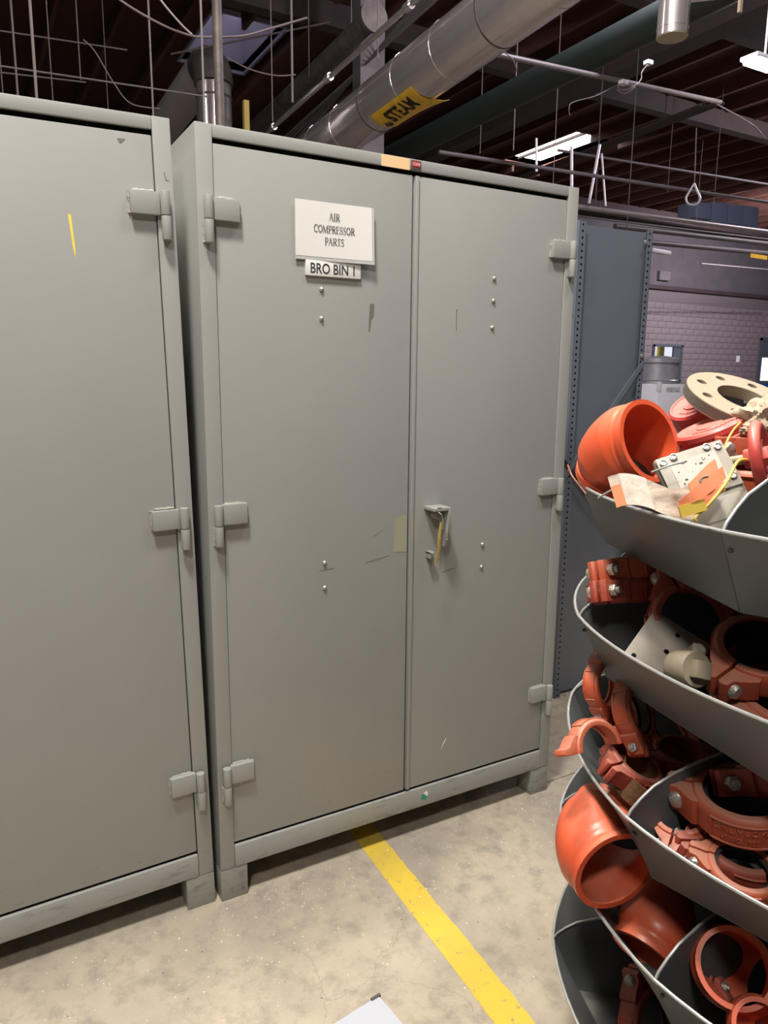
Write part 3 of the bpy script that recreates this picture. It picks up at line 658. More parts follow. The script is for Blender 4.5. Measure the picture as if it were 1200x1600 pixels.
# ------------------------------------------------------------------ revolving bin carousel
CX, CY, RR = .88321, -1.18651, .5822
RB = .527
caro = empty('bin_carousel', (CX, CY, 0), 'grey revolving parts carousel of tiered pie-shaped bins full of fittings', 'carousel')
MB().tube([(0, 0, .02), (0, 0, 1.42)], .030, 24).obj('centre_post', m_bin, caro)
MB().lathe([(.03, .06), (.05, .055), (.30, .02), (.31, 0), (0.0, 0)], 40).obj('base', m_bin, caro)
TIERS = [(1.2385, 181, RR, .13), (1.0182, 147, RR, .085), (.7763, 169, RR, .085), (.5654, 177, RR, .085), (.305, 138, RR, .085)]
def pol(r, deg, z): return (r * math.cos(math.radians(deg)), r * math.sin(math.radians(deg)), z)
for ti, (z, a0, R, topz) in enumerate(TIERS):
    zb = z - .112
    tr = MB(); tr.prism([(pol(RB, a0 + 45 * k, 0)[0], pol(RB, a0 + 45 * k, 0)[1]) for k in range(8)], zb - .002, zb)
    tier = tr.obj('bin_tier', m_bin, caro, smooth=0)
    for k in range(8):
        a = a0 + 45 * k; rows = []
        for j in range(5):
            t = j / 4; row = []
            for i in range(13):
                s = i / 12; an = a + 45 * s
                c0 = Vector(pol(RB, a, zb)).lerp(Vector(pol(RB, a + 45, zb)), s)
                c1 = Vector(pol(R * (1 - .012 * math.sin(PI * s)), an, z))
                row.append(c0.lerp(c1, t))
            rows.append(row)
        p = MB().grid(rows).obj('front_panel', m_bin, tier, solid=.0022)
        MB().tube([q + Vector((0, 0, .0005)) for q in rows[-1]], .0027, 8).obj('rolled_edge', m_binedge, tier) if False else None
        e = MB(); e.tube([q for q in rows[-1]], .0027, 8); e.mesh
        eo = e.obj('rolled_edge', m_binedge, p)
        if k < 8:
            # lapped seam tab with rivet
            A = Vector(pol(R + .0022, a - 1.9, z + .0005)); B = Vector(pol(R + .0022, a + .6, z + .0005)); C_ = Vector(pol(R - .004, a + .6, z - .012)); D_ = Vector(pol(R - .001, a - 1.9, z - .006))
            MB().add([A, B, C_, D_], [(0, 1, 2, 3)]).obj('seam_tab', m_bin, p, solid=.001)
            rvp = Vector(pol(R - .014, a + .8, z - .024)); n = Vector(pol(1, a, .0))
            MB().tube([rvp, rvp + n * .007], .003, 8).obj('rivet', m_dirty, p)
        # divider
        prof = [(.032, zb), (RB - .002, zb), (R - .003, z), (R - .008, z + .010), (R - .024, z + .026), (R - .045, z + .042), (R - .083, z + .058), (R - .13, z + .070), (R - .19, z + .080)]
        if topz > .1: prof += [(R - .27, z + .105), (R - .36, z + .125), (.032, z + topz)]
        else: prof += [(R - .3, z + topz), (.032, z + topz)]
        ca, sa = math.cos(math.radians(a)), math.sin(math.radians(a))
        dv = MB(); dv.T = Matrix(((ca, 0, -sa, 0), (sa, 0, ca, 0), (0, 1, 0, 0), (0, 0, 0, 1)))
        dv.prism(prof, -.0009, .0009)
        dvo = dv.obj('divider', m_bin, tier, smooth=0)
        ee = MB(); ee.tube([(r_ * ca, r_ * sa, zz) for r_, zz in prof[2:]], .0023, 8); ee.obj('rolled_edge', m_binedge, dvo)

# ------------------------------------------------------------------ fittings
def tubepath_obj(name, path, prof_r, thick, m, parent, n=40, smooth=40):
    """hollow pipe along path with outer radius list"""
    mb = MB(); rings = []
    path = [Vector(p) for p in path]; up = None; fr = []
    for i, p in enumerate(path):
        d = (path[min(i+1, len(path)-1)] - path[max(i-1, 0)]).normalized()
        if up is None: up = d.orthogonal().normalized()
        up = (up - d * up.dot(d)).normalized(); fr.append((p, up.copy(), d.cross(up)))
    def ring(i, r): p, x, y = fr[i]; return [p + (x * math.cos(2*PI*k/n) + y * math.sin(2*PI*k/n)) * r for k in range(n + 1)]
    rows = [ring(i, prof_r[i]) for i in range(len(path))]
    rin = min(prof_r) - thick
    rows += [ring(i, rin) for i in range(len(path) - 1, -1, -1)]
    rows.append(rows[0]); mb.grid(rows)
    return mb.obj(name, m, parent, smooth=smooth)
def make_elbow(name, label, m, r=.0655, ang=90, rc=.10, tang=.03, thick=.007, groove=True, cat='pipe fitting', group=None):
    """mouth A at the origin looking along +z; the body runs to -z then bends towards +x"""
    root = empty(name, (0, 0, 0), label, cat, group)
    path = []; rad = []
    def g(s_from_end):
        if not groove: return 0
        if .013 < s_from_end < .021: return -.0022
        return 0
    L0 = tang; n0 = 12; tot = 2 * tang + rc * math.radians(ang)
    ns = 46
    for i in range(ns + 1):
        s = tot * i / ns
        if s < tang: p = Vector((0, 0, -s)) 
        elif s < tot - tang:
            t = (s - tang) / rc; p = Vector((rc - rc * math.cos(t), 0, -tang - rc * math.sin(t)))
        else:
            t = math.radians(ang); b = Vector((rc - rc * math.cos(t), 0, -tang - rc * math.sin(t))); p = b + Vector((math.sin(t), 0, -math.cos(t))) * (s - (tot - tang))
        path.append(p); e = min(s, tot - s)
        rad.append(r + g(e) + (.004 if e > .034 else (.004 * max(0, (e - .024)) / .010)))
    tubepath_obj('body', path, rad, thick, m, root)
    return root
def lipring(root, r, thick, m):
    pass

def half_housing(s=1.0, wid=.050, plain=False):
    ri, rg, ro = .0575, .063, .0735
    prof = [(ri, -wid/2), (ro - .005, -wid/2), (ro, -wid/2 + .006), (ro + .0015, -wid/2 + .012), (ro + .0015, wid/2 - .012), (ro, wid/2 - .006), (ro - .005, wid/2), (ri, wid/2), (ri, wid/2 - .007), (rg, wid/2 - .009), (rg, -wid/2 + .009), (ri, -wid/2 + .007)]
    mb = MB(); n = 22; m = len(prof); vs = []; fs = []
    for k in range(n + 1):
        t = math.radians(2.5 + 175 * k / n)
        for r, z in prof: vs.append((r * math.cos(t), r * math.sin(t), z))
    for k in range(n):
        for i in range(m): j = (i + 1) % m; fs.append((k*m+i, k*m+j, (k+1)*m+j, (k+1)*m+i))
    # end caps as two quads strips
    for base in (0, n * m):
        fs.append(tuple(base + i for i in (0, 1, 2, 3, 10, 11))); fs.append(tuple(base + i for i in (3, 4, 9, 10))); fs.append(tuple(base + i for i in (4, 5, 6, 7, 8, 9)))
    mb.add(vs, fs)
    h = wid / 2 - .004
    for sx in (1, -1):
        poly = [(.066, .0028), (.106, .0028), (.110, .008), (.106, .0185), (.092, .0205), (.078, .036), (.066, .046), (.058, .043)]
        pl = [(x * sx, y) for x, y in poly]
        if sx < 0: pl = pl[::-1]
        mb.prism(pl, -h, h)
    # raised name panel
    for t0, t1 in ((58, 60), (120, 122)):
        t0 = math.radians(t0); t1 = math.radians(t1); r0, r1 = ro, ro + .004
        vs = [(r * math.cos(t), r * math.sin(t), z) for z in (-.016, .016) for r in (r0, r1) for t in (t0, t1)]
        mb.add(vs, [(0,1,3,2),(4,6,7,5),(0,2,6,4),(1,5,7,3),(2,3,7,6)])
    for z0, z1 in ((-.018, -.0155), (.0155, .018)):
        vs = []; nn = 10
        for k in range(nn + 1):
            t = math.radians(58 + 64 * k / nn)
            for r, z in ((ro, z0), (ro + .004, z0), (ro + .004, z1), (ro, z1)): vs.append((r * math.cos(t), r * math.sin(t), z))
        mb.add(vs, [(k*4+i, k*4+(i+1) % 4, (k+1)*4+(i+1) % 4, (k+1)*4+i) for k in range(nn) for i in range(4)])
    return mb
HM = half_housing().mesh('housing', .0012, 38)
gk = MB(); gk.lathe([(.050, -.013), (.0505, -.017), (.0625, -.0155), (.0625, .0155), (.0505, .017), (.050, .013), (.056, .010), (.056, -.010)], 40, closed=True); GM = gk.mesh('gasket')
bo = MB(); bo.T = Matrix.Translation((.091, 0, 0)) @ Matrix.Rotation(-PI/2, 4, 'X')
bo.lathe([(.0066, -.040), (.0066, .0195), (.0135, .0195), (.0138, .0225), (.011, .0285), (.0055, .0315), (0, .0322)], 20); BM_ = bo.mesh('bolt')
nu = MB(); nu.T = Matrix.Translation((.091, 0, 0)) @ Matrix.Rotation(-PI/2, 4, 'X')
nu.prism([(.0125 * math.cos(PI*k/3), .0125 * math.sin(PI*k/3)) for k in range(6)], -.033, -.0205); NM = nu.mesh('nut', .001)
mat_variants = {}
def mesh_in(me, m):
    k = (me.name, m.name)
    if k not in mat_variants:
        c = me.copy(); c.materials.clear(); c.materials.append(m); mat_variants[k] = c
    return mat_variants[k]
def make_coupling(label, m, halves=2, gasket=True, bolts=2, name='pipe_coupling', group=None, boltm_=m_bolt, gm=m_rubber):
    root = empty(name, (0, 0, 0), label, 'coupling', group)
    for i in range(halves):
        h = link('housing', mesh_in(HM, m), m, root)
        if i: h.matrix_local = Matrix.Rotation(PI, 4, 'Z')
    if gasket: link('gasket', mesh_in(GM, gm), gm, root)
    for i in range(bolts):
        b = link('bolt', mesh_in(BM_, boltm_), boltm_, root); nn = link('nut', mesh_in(NM, boltm_), boltm_, b)
        if i: b.matrix_local = Matrix.Rotation(PI, 4, 'Z')
    return root
def put(root, u, v, depth, axis, xdir, s=1.0):
    place(root, pd(u, v, depth), frame(cv(*axis), cv(*xdir)), s); return root

exec_sections = True
# ---- top tier, left bin
e = make_elbow('pipe_elbow', 'bright orange pipe elbow lying open-mouthed at the left end of the top bin', m_or, .069, 45, .085, .022, .006)
put(e, 1016, 688, 1.19, (.50, .18, .85), (.60, -.75, .1))
# large tan flange
fm = curve_mesh('flange_face', [circle(0, 0, .115, 64)] + [circle(0, 0, .056, 40)] + [circle(.088 * math.cos(PI*k/4 + .2), .088 * math.sin(PI*k/4 + .2), .0115, 16) for k in range(8)], .011, .0012)
fg = empty('pipe_flange', (0, 0, 0), 'large tan round flange with bolt holes leaning on top of the fittings', 'flange')
link('ring', fm, m_tan, fg)
MB().lathe([(.1165, -.0095), (.1165, .0095), (.115, .0095), (.115, -.0095)], 64, True).obj('rim_edge', m_iron, fg)
put(fg, 1160, 630, 1.28, (.17, .80, .56), (1, 0, 0), .86)
# red grooved caps
def make_cap(label, m, r=.060, h=.026):
    root = empty('grooved_plug', (0, 0, 0), label, 'cap')
    MB().lathe([(0, h), (r * .35, h), (r * .38, h - .002), (r * .80, h - .002), (r * .84, h), (r - .004, h), (r, h - .004), (r, h - .012), (r - .003, h - .014), (r - .003, h - .020), (r, h - .022), (r, 0), (r - .006, 0), (r - .006, h - .008), (0, h - .008)], 48).obj('disc', m, root, smooth=30)
    mb = MB()
    for k in range(9):
        t = math.radians(200 + 14 * k); c, s_ = math.cos(t) * r * .58, math.sin(t) * r * .58
        mb.box((c - .003, s_ - .002, h - .002), (c + .003, s_ + .004, h - .0008))
    mb.obj('cast_marks', m, root); return root
c = make_cap('faded red round cap lying tilted beside the bright orange elbow', m_red, .058); put(c, 1117, 686, 1.22, (-.40, .90, .14), (1, 0, 0))
c = make_cap('faded red cap standing half hidden under the tan flange', m_red, .044, .05); put(c, 1097, 664, 1.36, (-.55, .72, .40), (1, 0, 0))
ud = empty('steel_ring', (0, 0, 0), 'pale steel ring under the tilted red cap', 'ring')
MB().lathe([(.075, -.004), (.079, -.002), (.079, .002), (.075, .004), (.072, .002), (.072, -.002)], 48, True).obj('band', m_binedge, ud); MB().lathe([(.0, -.003), (.073, -.003), (.073, .001), (0, .001)], 48).obj('disc', m_iron, ud)
put(ud, 1123, 704, 1.22, (-.40, .90, .14), (1, 0, 0), .86)
# handwheel
hw = empty('valve_handwheel', (0, 0, 0), 'dark pink red valve handwheel at the right edge of the top bin', 'handwheel')
RW = .046; MB().tube([(RW * math.cos(2*PI*k/40), RW * math.sin(2*PI*k/40), 0) for k in range(41)], .0085, 12, False).obj('rim', m_red, hw)
MB().tube([(0, 0, -.022), (0, 0, .012)], .016, 6).obj('hub', m_red, hw, .002)
for k in range(5):
    t = 2 * PI * k / 5 + .4; MB().beam((0, 0, -.004), (RW * math.cos(t), RW * math.sin(t), 0), .011, .007).obj('spoke', m_red, hw, .002)
MB().tube([(0, 0, -.10), (0, 0, -.015)], .0075, 12).obj('stem', m_tan, hw)
put(hw, 1189, 714, 1.08, (.80, .12, .58), (0, 1, 0))
for k, (a_, r_, zz, lab, mm) in enumerate(((150, .33, 1.152, 'dark red coupling lying lowest under the tan flange in the top bin', m_or3), (146, .30, 1.206, 'dark red coupling second from the bottom under the tan flange in the top bin', m_or3),
        (152, .32, 1.260, 'orange coupling third from the bottom under the tan flange in the top bin', m_or2), (147, .31, 1.314, 'orange coupling touching the underside of the tan flange', m_or2))):
    o = make_coupling(lab, mm, gasket=False); place(o, Vector((CX, CY, 0)) + Vector(pol(r_, a_, zz)), Matrix.Rotation(.6 + .8 * k, 3, 'Z'), .9)
# beige gloves
gl = MB(); 
def blob(mb, c, r, seed, n=14, amp=.35, sc=(1, 1, 1)):
    vs = []; fs = []; nu_, nv = n, n * 2
    for i in range(nu_ + 1):
        th = PI * i / nu_
        for j in range(nv):
            ph = 2 * PI * j / nv; d = Vector((math.sin(th) * math.cos(ph), math.sin(th) * math.sin(ph), math.cos(th)))
            k = r * (1 + amp * noise.noise(d * 1.7 + Vector((seed, 0, 0))) + amp * .5 * noise.noise(d * 4.5 + Vector((seed, 3, 0))))
            vs.append(Vector(c) + Vector((d.x * sc[0], d.y * sc[1], d.z * sc[2])) * k)
    for i in range(nu_):
        for j in range(nv):
            j2 = (j + 1) % nv; fs.append((i*nv+j, i*nv+j2, (i+1)*nv+j2, (i+1)*nv+j))
    mb.add(vs, fs)
m_cloth = mat('beige_glove_cloth', (0.45, 0.36, 0.26), 0.85, 0, (0.36, 0.28, 0.20), 20, 0.5, bump=.4, bscale=130)
blob(gl, (0, 0, 0), .042, 3, 24, .55, (1, .8, .8)); 
blob(gl, (.038, .0, .030), .028, 8, 20, .5, (1.1, .8, .9)); blob(gl, (.010, 0, -.038), .024, 5, 18, .6, (1.2, .8, .7)); blob(gl, (-.03, 0, -.012), .016, 15, 18, .5, (1.4, .8, .7))
g_ = tag(gl.obj('work_glove', m_cloth, smooth=60), 'crumpled beige work glove at the right edge under the tan flange', 'glove')
place(g_, pd(1194, 658, 1.17))
# electrical cover with label
bx = empty('junction_box', (0, 0, 0), 'beige-grey plastic junction box cover leaning among the top bin fittings', 'box')
b = MB(); b.box((-.052, -.070, -.020), (.052, .070, 0)); b.obj('case', m_grey_box, bx, .008)
b = MB(); b.box((-.050, -.012, .0), (.050, .066, .004)); b.obj('raised_face', m_grey_box, bx, .003)
MB().box((-.034, -.002, .0035), (.034, .052, .0048)).obj('paper_label', mat('aged_label_paper', (.50, .47, .41), .6, 0, (.38, .35, .30), 30, .6), bx)
for x, y in ((-.041, .056), (.041, .056), (-.024, .060), (.026, .060), (-.041, .0), (.041, .004)): 
    s_ = MB(); s_.T = Matrix.Translation((x, y, .004)); s_.lathe([(.0055, 0), (.0055, .003), (.004, .0035), (.0035, .0015), (0, .0015)], 14); s_.obj('screw', m_bolt, bx)
mk = MB(); rq = random.Random(5)
for k in range(22):
    x = rq.uniform(-.028, .026); y = rq.uniform(.002, .048); mk.box((x, y, .0048), (x + rq.uniform(.001, .006), y + rq.uniform(.0008, .003), .0051))
mk.obj('print_marks', m_ink, bx)
MB().box((-.040, -.055, -.0), (.040, -.020, .0012)).obj('lower_panel', m_grey_box, bx, .0005)
put(bx, 1103, 762, 1.075, (-.22, .42, .88), (.93, .30, .1))
# orange safety tag paper, curled
tgp = empty('curled_tag', (0, 0, 0), 'dirty orange and white paper tag curled over the front of the top bin', 'tag')
rows = []
for j in range(7):
    s = j / 6; rows.append([])
    for i in range(25):
        t = i / 24; rows[-1].append((-.085 + .17 * t, -.026 + .052 * s + .020 * math.cos(t * PI * 1.9), .014 * math.sin(t * PI * 2.0) + .012 * s))
MB().grid(rows).obj('sheet', m_tagdirt, tgp, solid=.001)
MB().grid([[Vector(p) + Vector((0, 0, .0013)) for p in r[17:]] for r in rows]).obj('orange_end', m_glove, tgp, solid=.0008)
MB().grid([[Vector(p) + Vector((0, 0, .0013)) for p in r[:3]] for r in rows[:5]]).obj('orange_corner', m_glove, tgp, solid=.0008)
MB().grid([[Vector(p) + Vector((0, 0, .0013)) for p in r[2:8]] for r in rows]).obj('white_patch', mat('soiled_paper', (.62, .57, .50), .6, 0, (.42, .34, .27), 60, .7), tgp, solid=.0008)
MB().tube([Vector((.062, .012, .020 - .03)) + Vector((math.cos(a_) * .010, math.sin(a_) * .008, .016)) for a_ in [2*PI*k/16 for k in range(17)]], .002, 6, False).obj('eyelet', m_iron, tgp)
MB().grid([[(-.0 + .075 * t, -.034 + .026 * t * t, .016 + .022 * t), (-.0 + .075 * t, -.026 + .036 * t, .024 + .02 * t)] for t in [k / 10 for k in range(11)]]).obj('folded_flap', m_glove, tgp, solid=.001)
put(tgp, 1046, 775, 1.03, (-.1, .55, .83), (.95, .22, .1), .90)
yb = MB(); A_ = pd(1062, 800, 1.0); B_ = pd(1102, 788, 1.0); yb.beam(A_, B_, .016, .004, -FW); 
tag(yb.obj('yellow_strip', m_yel), 'short yellow strip tucked below the curled orange tag', 'strip')
# wires
def wire(name, label, pts, r, m, cat='wire'):
    P_ = [pd(*p) for p in pts]; o = MB().tube(smoothpath(P_, 8), r, 8).obj(name, m); return tag(o, label, cat)
m_copper = mat('copper_wire', (0.45, 0.20, 0.12), 0.4, .6); m_gwire = mat('grey_wire', (0.30, 0.29, 0.26), .5)
wire('yellow_wire', 'yellow wire looping from the handwheel down past the junction box', [(1166, 718, 1.055), (1152, 722, 1.04), (1136, 752, 1.03), (1108, 788, 1.01), (1088, 806, 1.0), (1088, 815, 1.0)], .0022, m_yel)
wire('yellow_brown_wire', 'thin yellow-brown wire bent over the tilted red cap', [(1132, 706, 1.10), (1136, 690, 1.11), (1146, 672, 1.12), (1157, 660, 1.13)], .0016, m_yel)
wire('copper_wire', 'thin bare copper wire sticking out at the left tip of the top bin', [(887, 726, 1.30), (893, 742, 1.29), (905, 758, 1.27), (916, 772, 1.24)], .0016, m_copper)
wire('grey_wire', 'dull grey wire crossing under the bright orange elbow', [(935, 778, 1.10), (960, 764, 1.07), (985, 759, 1.05), (1010, 764, 1.03)], .0016, m_gwire)
wire('steel_rod', 'thin pale rod across the mouth of the bright orange elbow', [(1018, 738, 1.06), (1044, 728, 1.05), (1068, 722, 1.05)], .0015, m_binedge)

# ---- second tier
RC = [(m_or3, 'red'), (m_or2, 'orange')]
def C(label, m, u, v, dep, axis, xdir, s=1.0, **kw): return put(make_coupling(label, m, **kw), u, v, dep, axis, xdir, s)
C('rust-red coupling on top of the pair at the left end of the second bin tier', m_or2, 982, 893, 1.29, (.10, -.97, .2), (-.78, -.02, .62), .86, gasket=False)
C('rust-red coupling under its twin at the left end of the second bin tier', m_or3, 977, 925, 1.28, (.05, -.98, .18), (-.72, -.02, .70), .84, gasket=False)
C('red coupling standing on edge behind the zinc plate', m_or3, 1080, 972, 1.18, (-.10, .30, .94), (-.35, .93, 0), .90, gasket=False)
pm = curve_mesh('plate', [[(-.058, -.052), (-.052, -.058), (.052, -.058), (.058, -.052), (.058, .052), (.052, .058), (-.052, .058), (-.058, .052)]] + [circle(x, y, .0052, 16) for x, y in ((-.042, .042), (.040, .0), (.0, .0), (.0, -.036), (.035, -.044))], .0022, .0006)
pl = empty('zinc_plate', (0, 0, 0), 'square worn zinc plate with round holes in the second tier', 'plate'); link('plate', pm, m_plate, pl)
MB().box((-.062, -.05, -.03), (-.052, .03, -.0025)).obj('backing_bar', m_plate, pl, .001)
for x, y in ((-.040, -.034),):
    s_ = MB(); s_.T = Matrix.Translation((x, y, .002)); s_.lathe([(.006, 0), (.005, .002), (0, .003)], 14); s_.obj('rivet', m_plate, pl)
put(pl, 1041, 1019, 1.14, (-.12, .50, .86), (.62, .72, -.25), .84)
pg = empty('pipe_plug', (0, 0, 0), 'tan threaded pipe plug with a square head in the second tier', 'plug')
MB().lathe([(.024, -.04), (.026, -.036), (.0265, .0), (.0245, .003), (.0, .003)], 36).obj('body', m_tan, pg)
MB().box((-.0125, -.0125, .0028), (.0125, .0125, .018)).obj('square_head', m_tan, pg, .002)
put(pg, 1087, 1046, 1.045, (.28, .14, .95), (.95, -.2, 0), 1.0)
C('orange coupling with a black gasket at the right edge of the second tier', m_or2, 1190, 1022, 1.08, (-.20, .80, .56), (-.80, -.42, .3), .90)
C('orange coupling half cropped behind the rim of the second tier', m_or2, 1226, 1102, 1.07, (-.05, .88, .45), (-.93, .1, .1), .95)
o = MB().lathe([(.0105, -.02), (.012, -.018), (.012, .006), (.008, .010), (0, .010)], 6); bt = tag(o.obj('loose_bolt', m_plate), 'loose hex bolt head beside the tan plug', 'bolt'); put(bt, 1089, 1018, 1.08, (.2, .6, .7), (1, 0, 0))

# ---- third tier, left bin
C('orange coupling hooked over the left tip of the third tier', m_or2, 944, 1070, 1.30, (.62, .10, .75), (-.15, -.98, 0), .62, gasket=False)
C('dusty orange coupling standing tilted in the middle of the third tier', m_or2, 990, 1113, 1.24, (.72, .30, .62), (-.10, -.9, .4), .66, halves=2, gasket=True)
C('orange half coupling hanging out over the rim of the third tier', m_or2, 930, 1172, 1.20, (.42, .32, .85), (.90, .05, -.42), .66, halves=1, gasket=False, bolts=0)
C('orange coupling lying tilted against the front panel of the third tier', m_or3, 988, 1196, 1.24, (.42, .80, .40), (-.72, .1, .6), .70, gasket=False, bolts=0)
rn = empty('rusty_nipple', (0, 0, 0), 'rusty brown pipe nipple under the tilted coupling in the third tier', 'pipe fitting'); MB().lathe([(.040, -.02), (.043, -.02), (.043, .02), (.040, .02)], 36, True).obj('ring', m_rust, rn); put(rn, 1000, 1222, 1.22, (.42, .75, .40), (1, 0, 0))
C('red coupling lying flat at the back of the third tier', m_or3, 1064, 1184, 1.28, (.05, .93, .30), (1, .1, 0), .66, gasket=False, bolts=1)
C('dark red coupling half buried behind the tilted ones in the third tier', m_or3, 1045, 1140, 1.36, (.3, .6, .6), (-.4, .7, .3), .85, gasket=False, bolts=1)
# ---- third tier, right bin
big = C('large orange coupling with raised letters and a black gasket', m_or2, 1162, 1256, 1.09, (-.12, .95, .28), (-.85, -.02, -.50), .98)
def wrapped(txt, size, r, zoff, deg0, m, parent, sx=1.0):
    me = text_mesh('raised_lettering', txt, size, .0011, sx=sx)
    for v in me.vertices:
        t = math.radians(deg0) + v.co.x / r; z = v.co.y + zoff; rad = r + v.co.z
        v.co = (rad * math.cos(t), rad * math.sin(t), z)
    return link('raised_lettering', me, m, parent)
wrapped('GRUVLOK', .0145, .0755, .003, 90, m_or2, big, 1.1)
wrapped('4" FIG. 700', .0115, .0755, -.012, 90, m_or2, big, 1.05)
sm_ = C('small orange coupling with a raised cross at the front of the third tier', m_or2, 1158, 1364, 1.04, (.02, .90, .42), (-.86, .46, -.30), .66)
xm = MB()
for a0_, a1_ in ((72, 108), (108, 72)):
    xm.tube([(.0758 * math.cos(math.radians(a0_ + (a1_ - a0_) * k / 8)), .0758 * math.sin(math.radians(a0_ + (a1_ - a0_) * k / 8)), -.014 + .028 * k / 8) for k in range(9)], .0022, 6)
xm.obj('raised_cross', m_or2, sm_)
C('orange coupling on its side between the lettered coupling and the rim', m_or2, 1064, 1272, 1.14, (-.30, .70, .5), (-.5, -.6, .6), .62, gasket=False, bolts=2)
C('orange coupling partly cropped above the lettered one', m_or3, 1212, 1212, 1.12, (.1, -.95, .25), (-1, -.1, .1), .9, gasket=False)
C('dark coupling buried under the lettered one in the third tier', m_or3, 1150, 1330, 1.10, (.1, .9, .4), (.9, .3, .1), .85)
# ---- fourth tier
e = make_elbow('pipe_elbow', 'big orange pipe elbow overhanging the left rim of the fourth tier', m_or, .071, 60, .075, .022, .007); put(e, 962, 1362, 1.17, (.26, -.28, .92), (.90, .30, -.3))
e = make_elbow('pipe_elbow', 'orange elbow facing down-left beside the divider in the fourth tier', m_or, .056, 70, .08, .030, .006); put(e, 1006, 1492, 1.21, (-.62, -.60, .50), (.5, .5, -.8))
e = make_elbow('pipe_elbow', 'orange pipe elbow facing up in the right bin of the fourth tier', m_or, .053, 60, .07, .034, .005); put(e, 1149, 1512, 1.05, (-.24, .50, .83), (.8, -.4, 0))
e = make_elbow('pipe_elbow', 'small orange pipe elbow at the bottom edge of the fourth tier', m_or, .036, 45, .06, .018, .004); put(e, 1188, 1606, 1.0, (-.22, .50, .83), (.8, -.4, 0))
C('rusty red coupling under the round elbow mouth of the fourth tier', m_or3, 1112, 1592, 1.12, (-.6, .3, .7), (0, 1, 0), .55, gasket=False)
# ---- fifth tier
C('dark red coupling deep in the lowest tier', m_or3, 1018, 1600, 1.36, (.5, .3, .8), (0, 1, .2), .9)

# ------------------------------------------------------------------ overhead services
def ypipe(a, b, Z, wpx, ext=(2.0, 6.0)):
    """axis line in a vertical plane x=const seen through pixels a (far) and b (near); returns far, near points and radius"""
    A = pt(*a, 2, Z); B = pt(*b, 0, A.x); d = (A - B).normalized(); dep = (A - CAM).dot(FW)
    r = wpx / 2 / F_PX * dep * .97
    return A + d * ext[1], B - d * ext[0], r
far, near, r = ypipe((520, 218), (810, 0), 3.9, 70)
sp = empty('steam_pipe', tuple(near), 'shiny aluminium-jacketed steam pipe running overhead behind the cabinet', 'pipe')
sp_d = (far - near); 
def rel(m, o): m.T = Matrix.Translation(-Vector(o.location)); return m
rel(MB(), sp).tube([near, far], r, 40).obj('jacket', m_alu, sp)
dd = sp_d.normalized()
for k in range(1, 12):
    c = near + dd * (.35 + .62 * k); rel(MB(), sp).tube([c - dd * .007, c + dd * .007], r + .0025, 40).obj('band', m_alu if k % 3 else m_dirty, sp)
# pipe marker wrapped round the side of the pipe that looks down into the aisle
mc = pt(606, 172, 0, near.x - r * .8); tpos = (mc - near).dot(dd)
pc_ = near + dd * tpos; e1 = (CAM - pc_); e1 = (e1 - dd * e1.dot(dd)).normalized(); e2 = dd.cross(e1)
if e2.dot(UP) < 0: e2 = -e2
def on_pipe(x, tdeg, dr=.017):
    t = math.radians(tdeg); return near + dd * (tpos - x) + (e1 * math.cos(t) + e2 * math.sin(t)) * (r + dr)
rows = []
for i in range(25):
    x = -.36 + .72 * i / 24; rows.append([on_pipe(x, -100 + 92 * j / 30, .006 + .07 * max(0, 9 - j) / 9 * (i / 24) ** 2) for j in range(31)])
MK = tag(MB().grid(rows).obj('pipe_marker', m_yelsign, solid=.003), 'yellow marker reading STEAM wrapped on the aluminium pipe', 'sign')
me = text_mesh('lettering', 'STEAM', .19, .001, off=.006, sx=.78)
for v in me.vertices: v.co = on_pipe(v.co.x + .03, -52 + math.degrees(v.co.y / r))
link('lettering', me, m_ink, MK)
ar_ = MB(); ar_.add([on_pipe(-.33, -50), on_pipe(-.28, -64), on_pipe(-.28, -36)], [(0, 1, 2)]); ar_.add([on_pipe(-.28, -56), on_pipe(-.235, -56), on_pipe(-.235, -44), on_pipe(-.28, -44)], [(0, 1, 2, 3)])
ar_.obj('arrow', m_ink, MK, smooth=0)

far, near2, r2 = ypipe((694, 202), (1024, 34), 4.3, 37)
gp = tag(MB().tube([near2, far], r2, 32).obj('green_pipe', m_green), 'long dark green painted pipe running overhead beyond the steam pipe', 'pipe')
far3, near3, r3 = ypipe((421, 180), (578, 32), 4.6, 24)
near3 = pt(582, 28, 0, far3.x)
dp = empty('soot_dark_pipe', tuple(near3), 'soot-dark pipe ending in a flange left of the steam pipe', 'pipe')
rel(MB(), dp).tube([near3, far3], r3, 24).obj('run', m_dirty, dp)
d3 = (far3 - near3).normalized(); rel(MB(), dp).tube([near3 - d3 * .04, near3], r3 * 1.5, 24).obj('flange', m_dirty, dp)
far4, near4, r4 = ypipe((430, 196), (600, 44), 4.2, 7, (3.0, 5.0))
cn = empty('conduit', tuple(near4), 'bright galvanised conduit running alongside the soot-dark pipe', 'conduit'); rel(MB(), cn).tube([near4, far4], r4, 12).obj('run', m_alu, cn)
d4 = (far4 - near4).normalized()
for k in range(4): c = near4 + d4 * (2.6 + 1.5 * k); rel(MB(), cn).tube([c - d4 * .04, c + d4 * .04], r4 * 1.5, 12).obj('coupler', m_alu, cn)
for k in range(5):
    fa, na, ra = ypipe((455 + 10 * k, 205 - 4 * k), (560 + 4 * k, 110 - 4 * k), 4.8, 3.2, (4, 5))
    tag(MB().tube([na, fa], ra, 8).obj('cable', m_pipe), ('dark cable run under the sloping pipes, %s of the bundle' % ('lowest', 'second lowest', 'middle', 'second highest', 'highest')[k]), 'cable', 'cables beside the steam pipe')
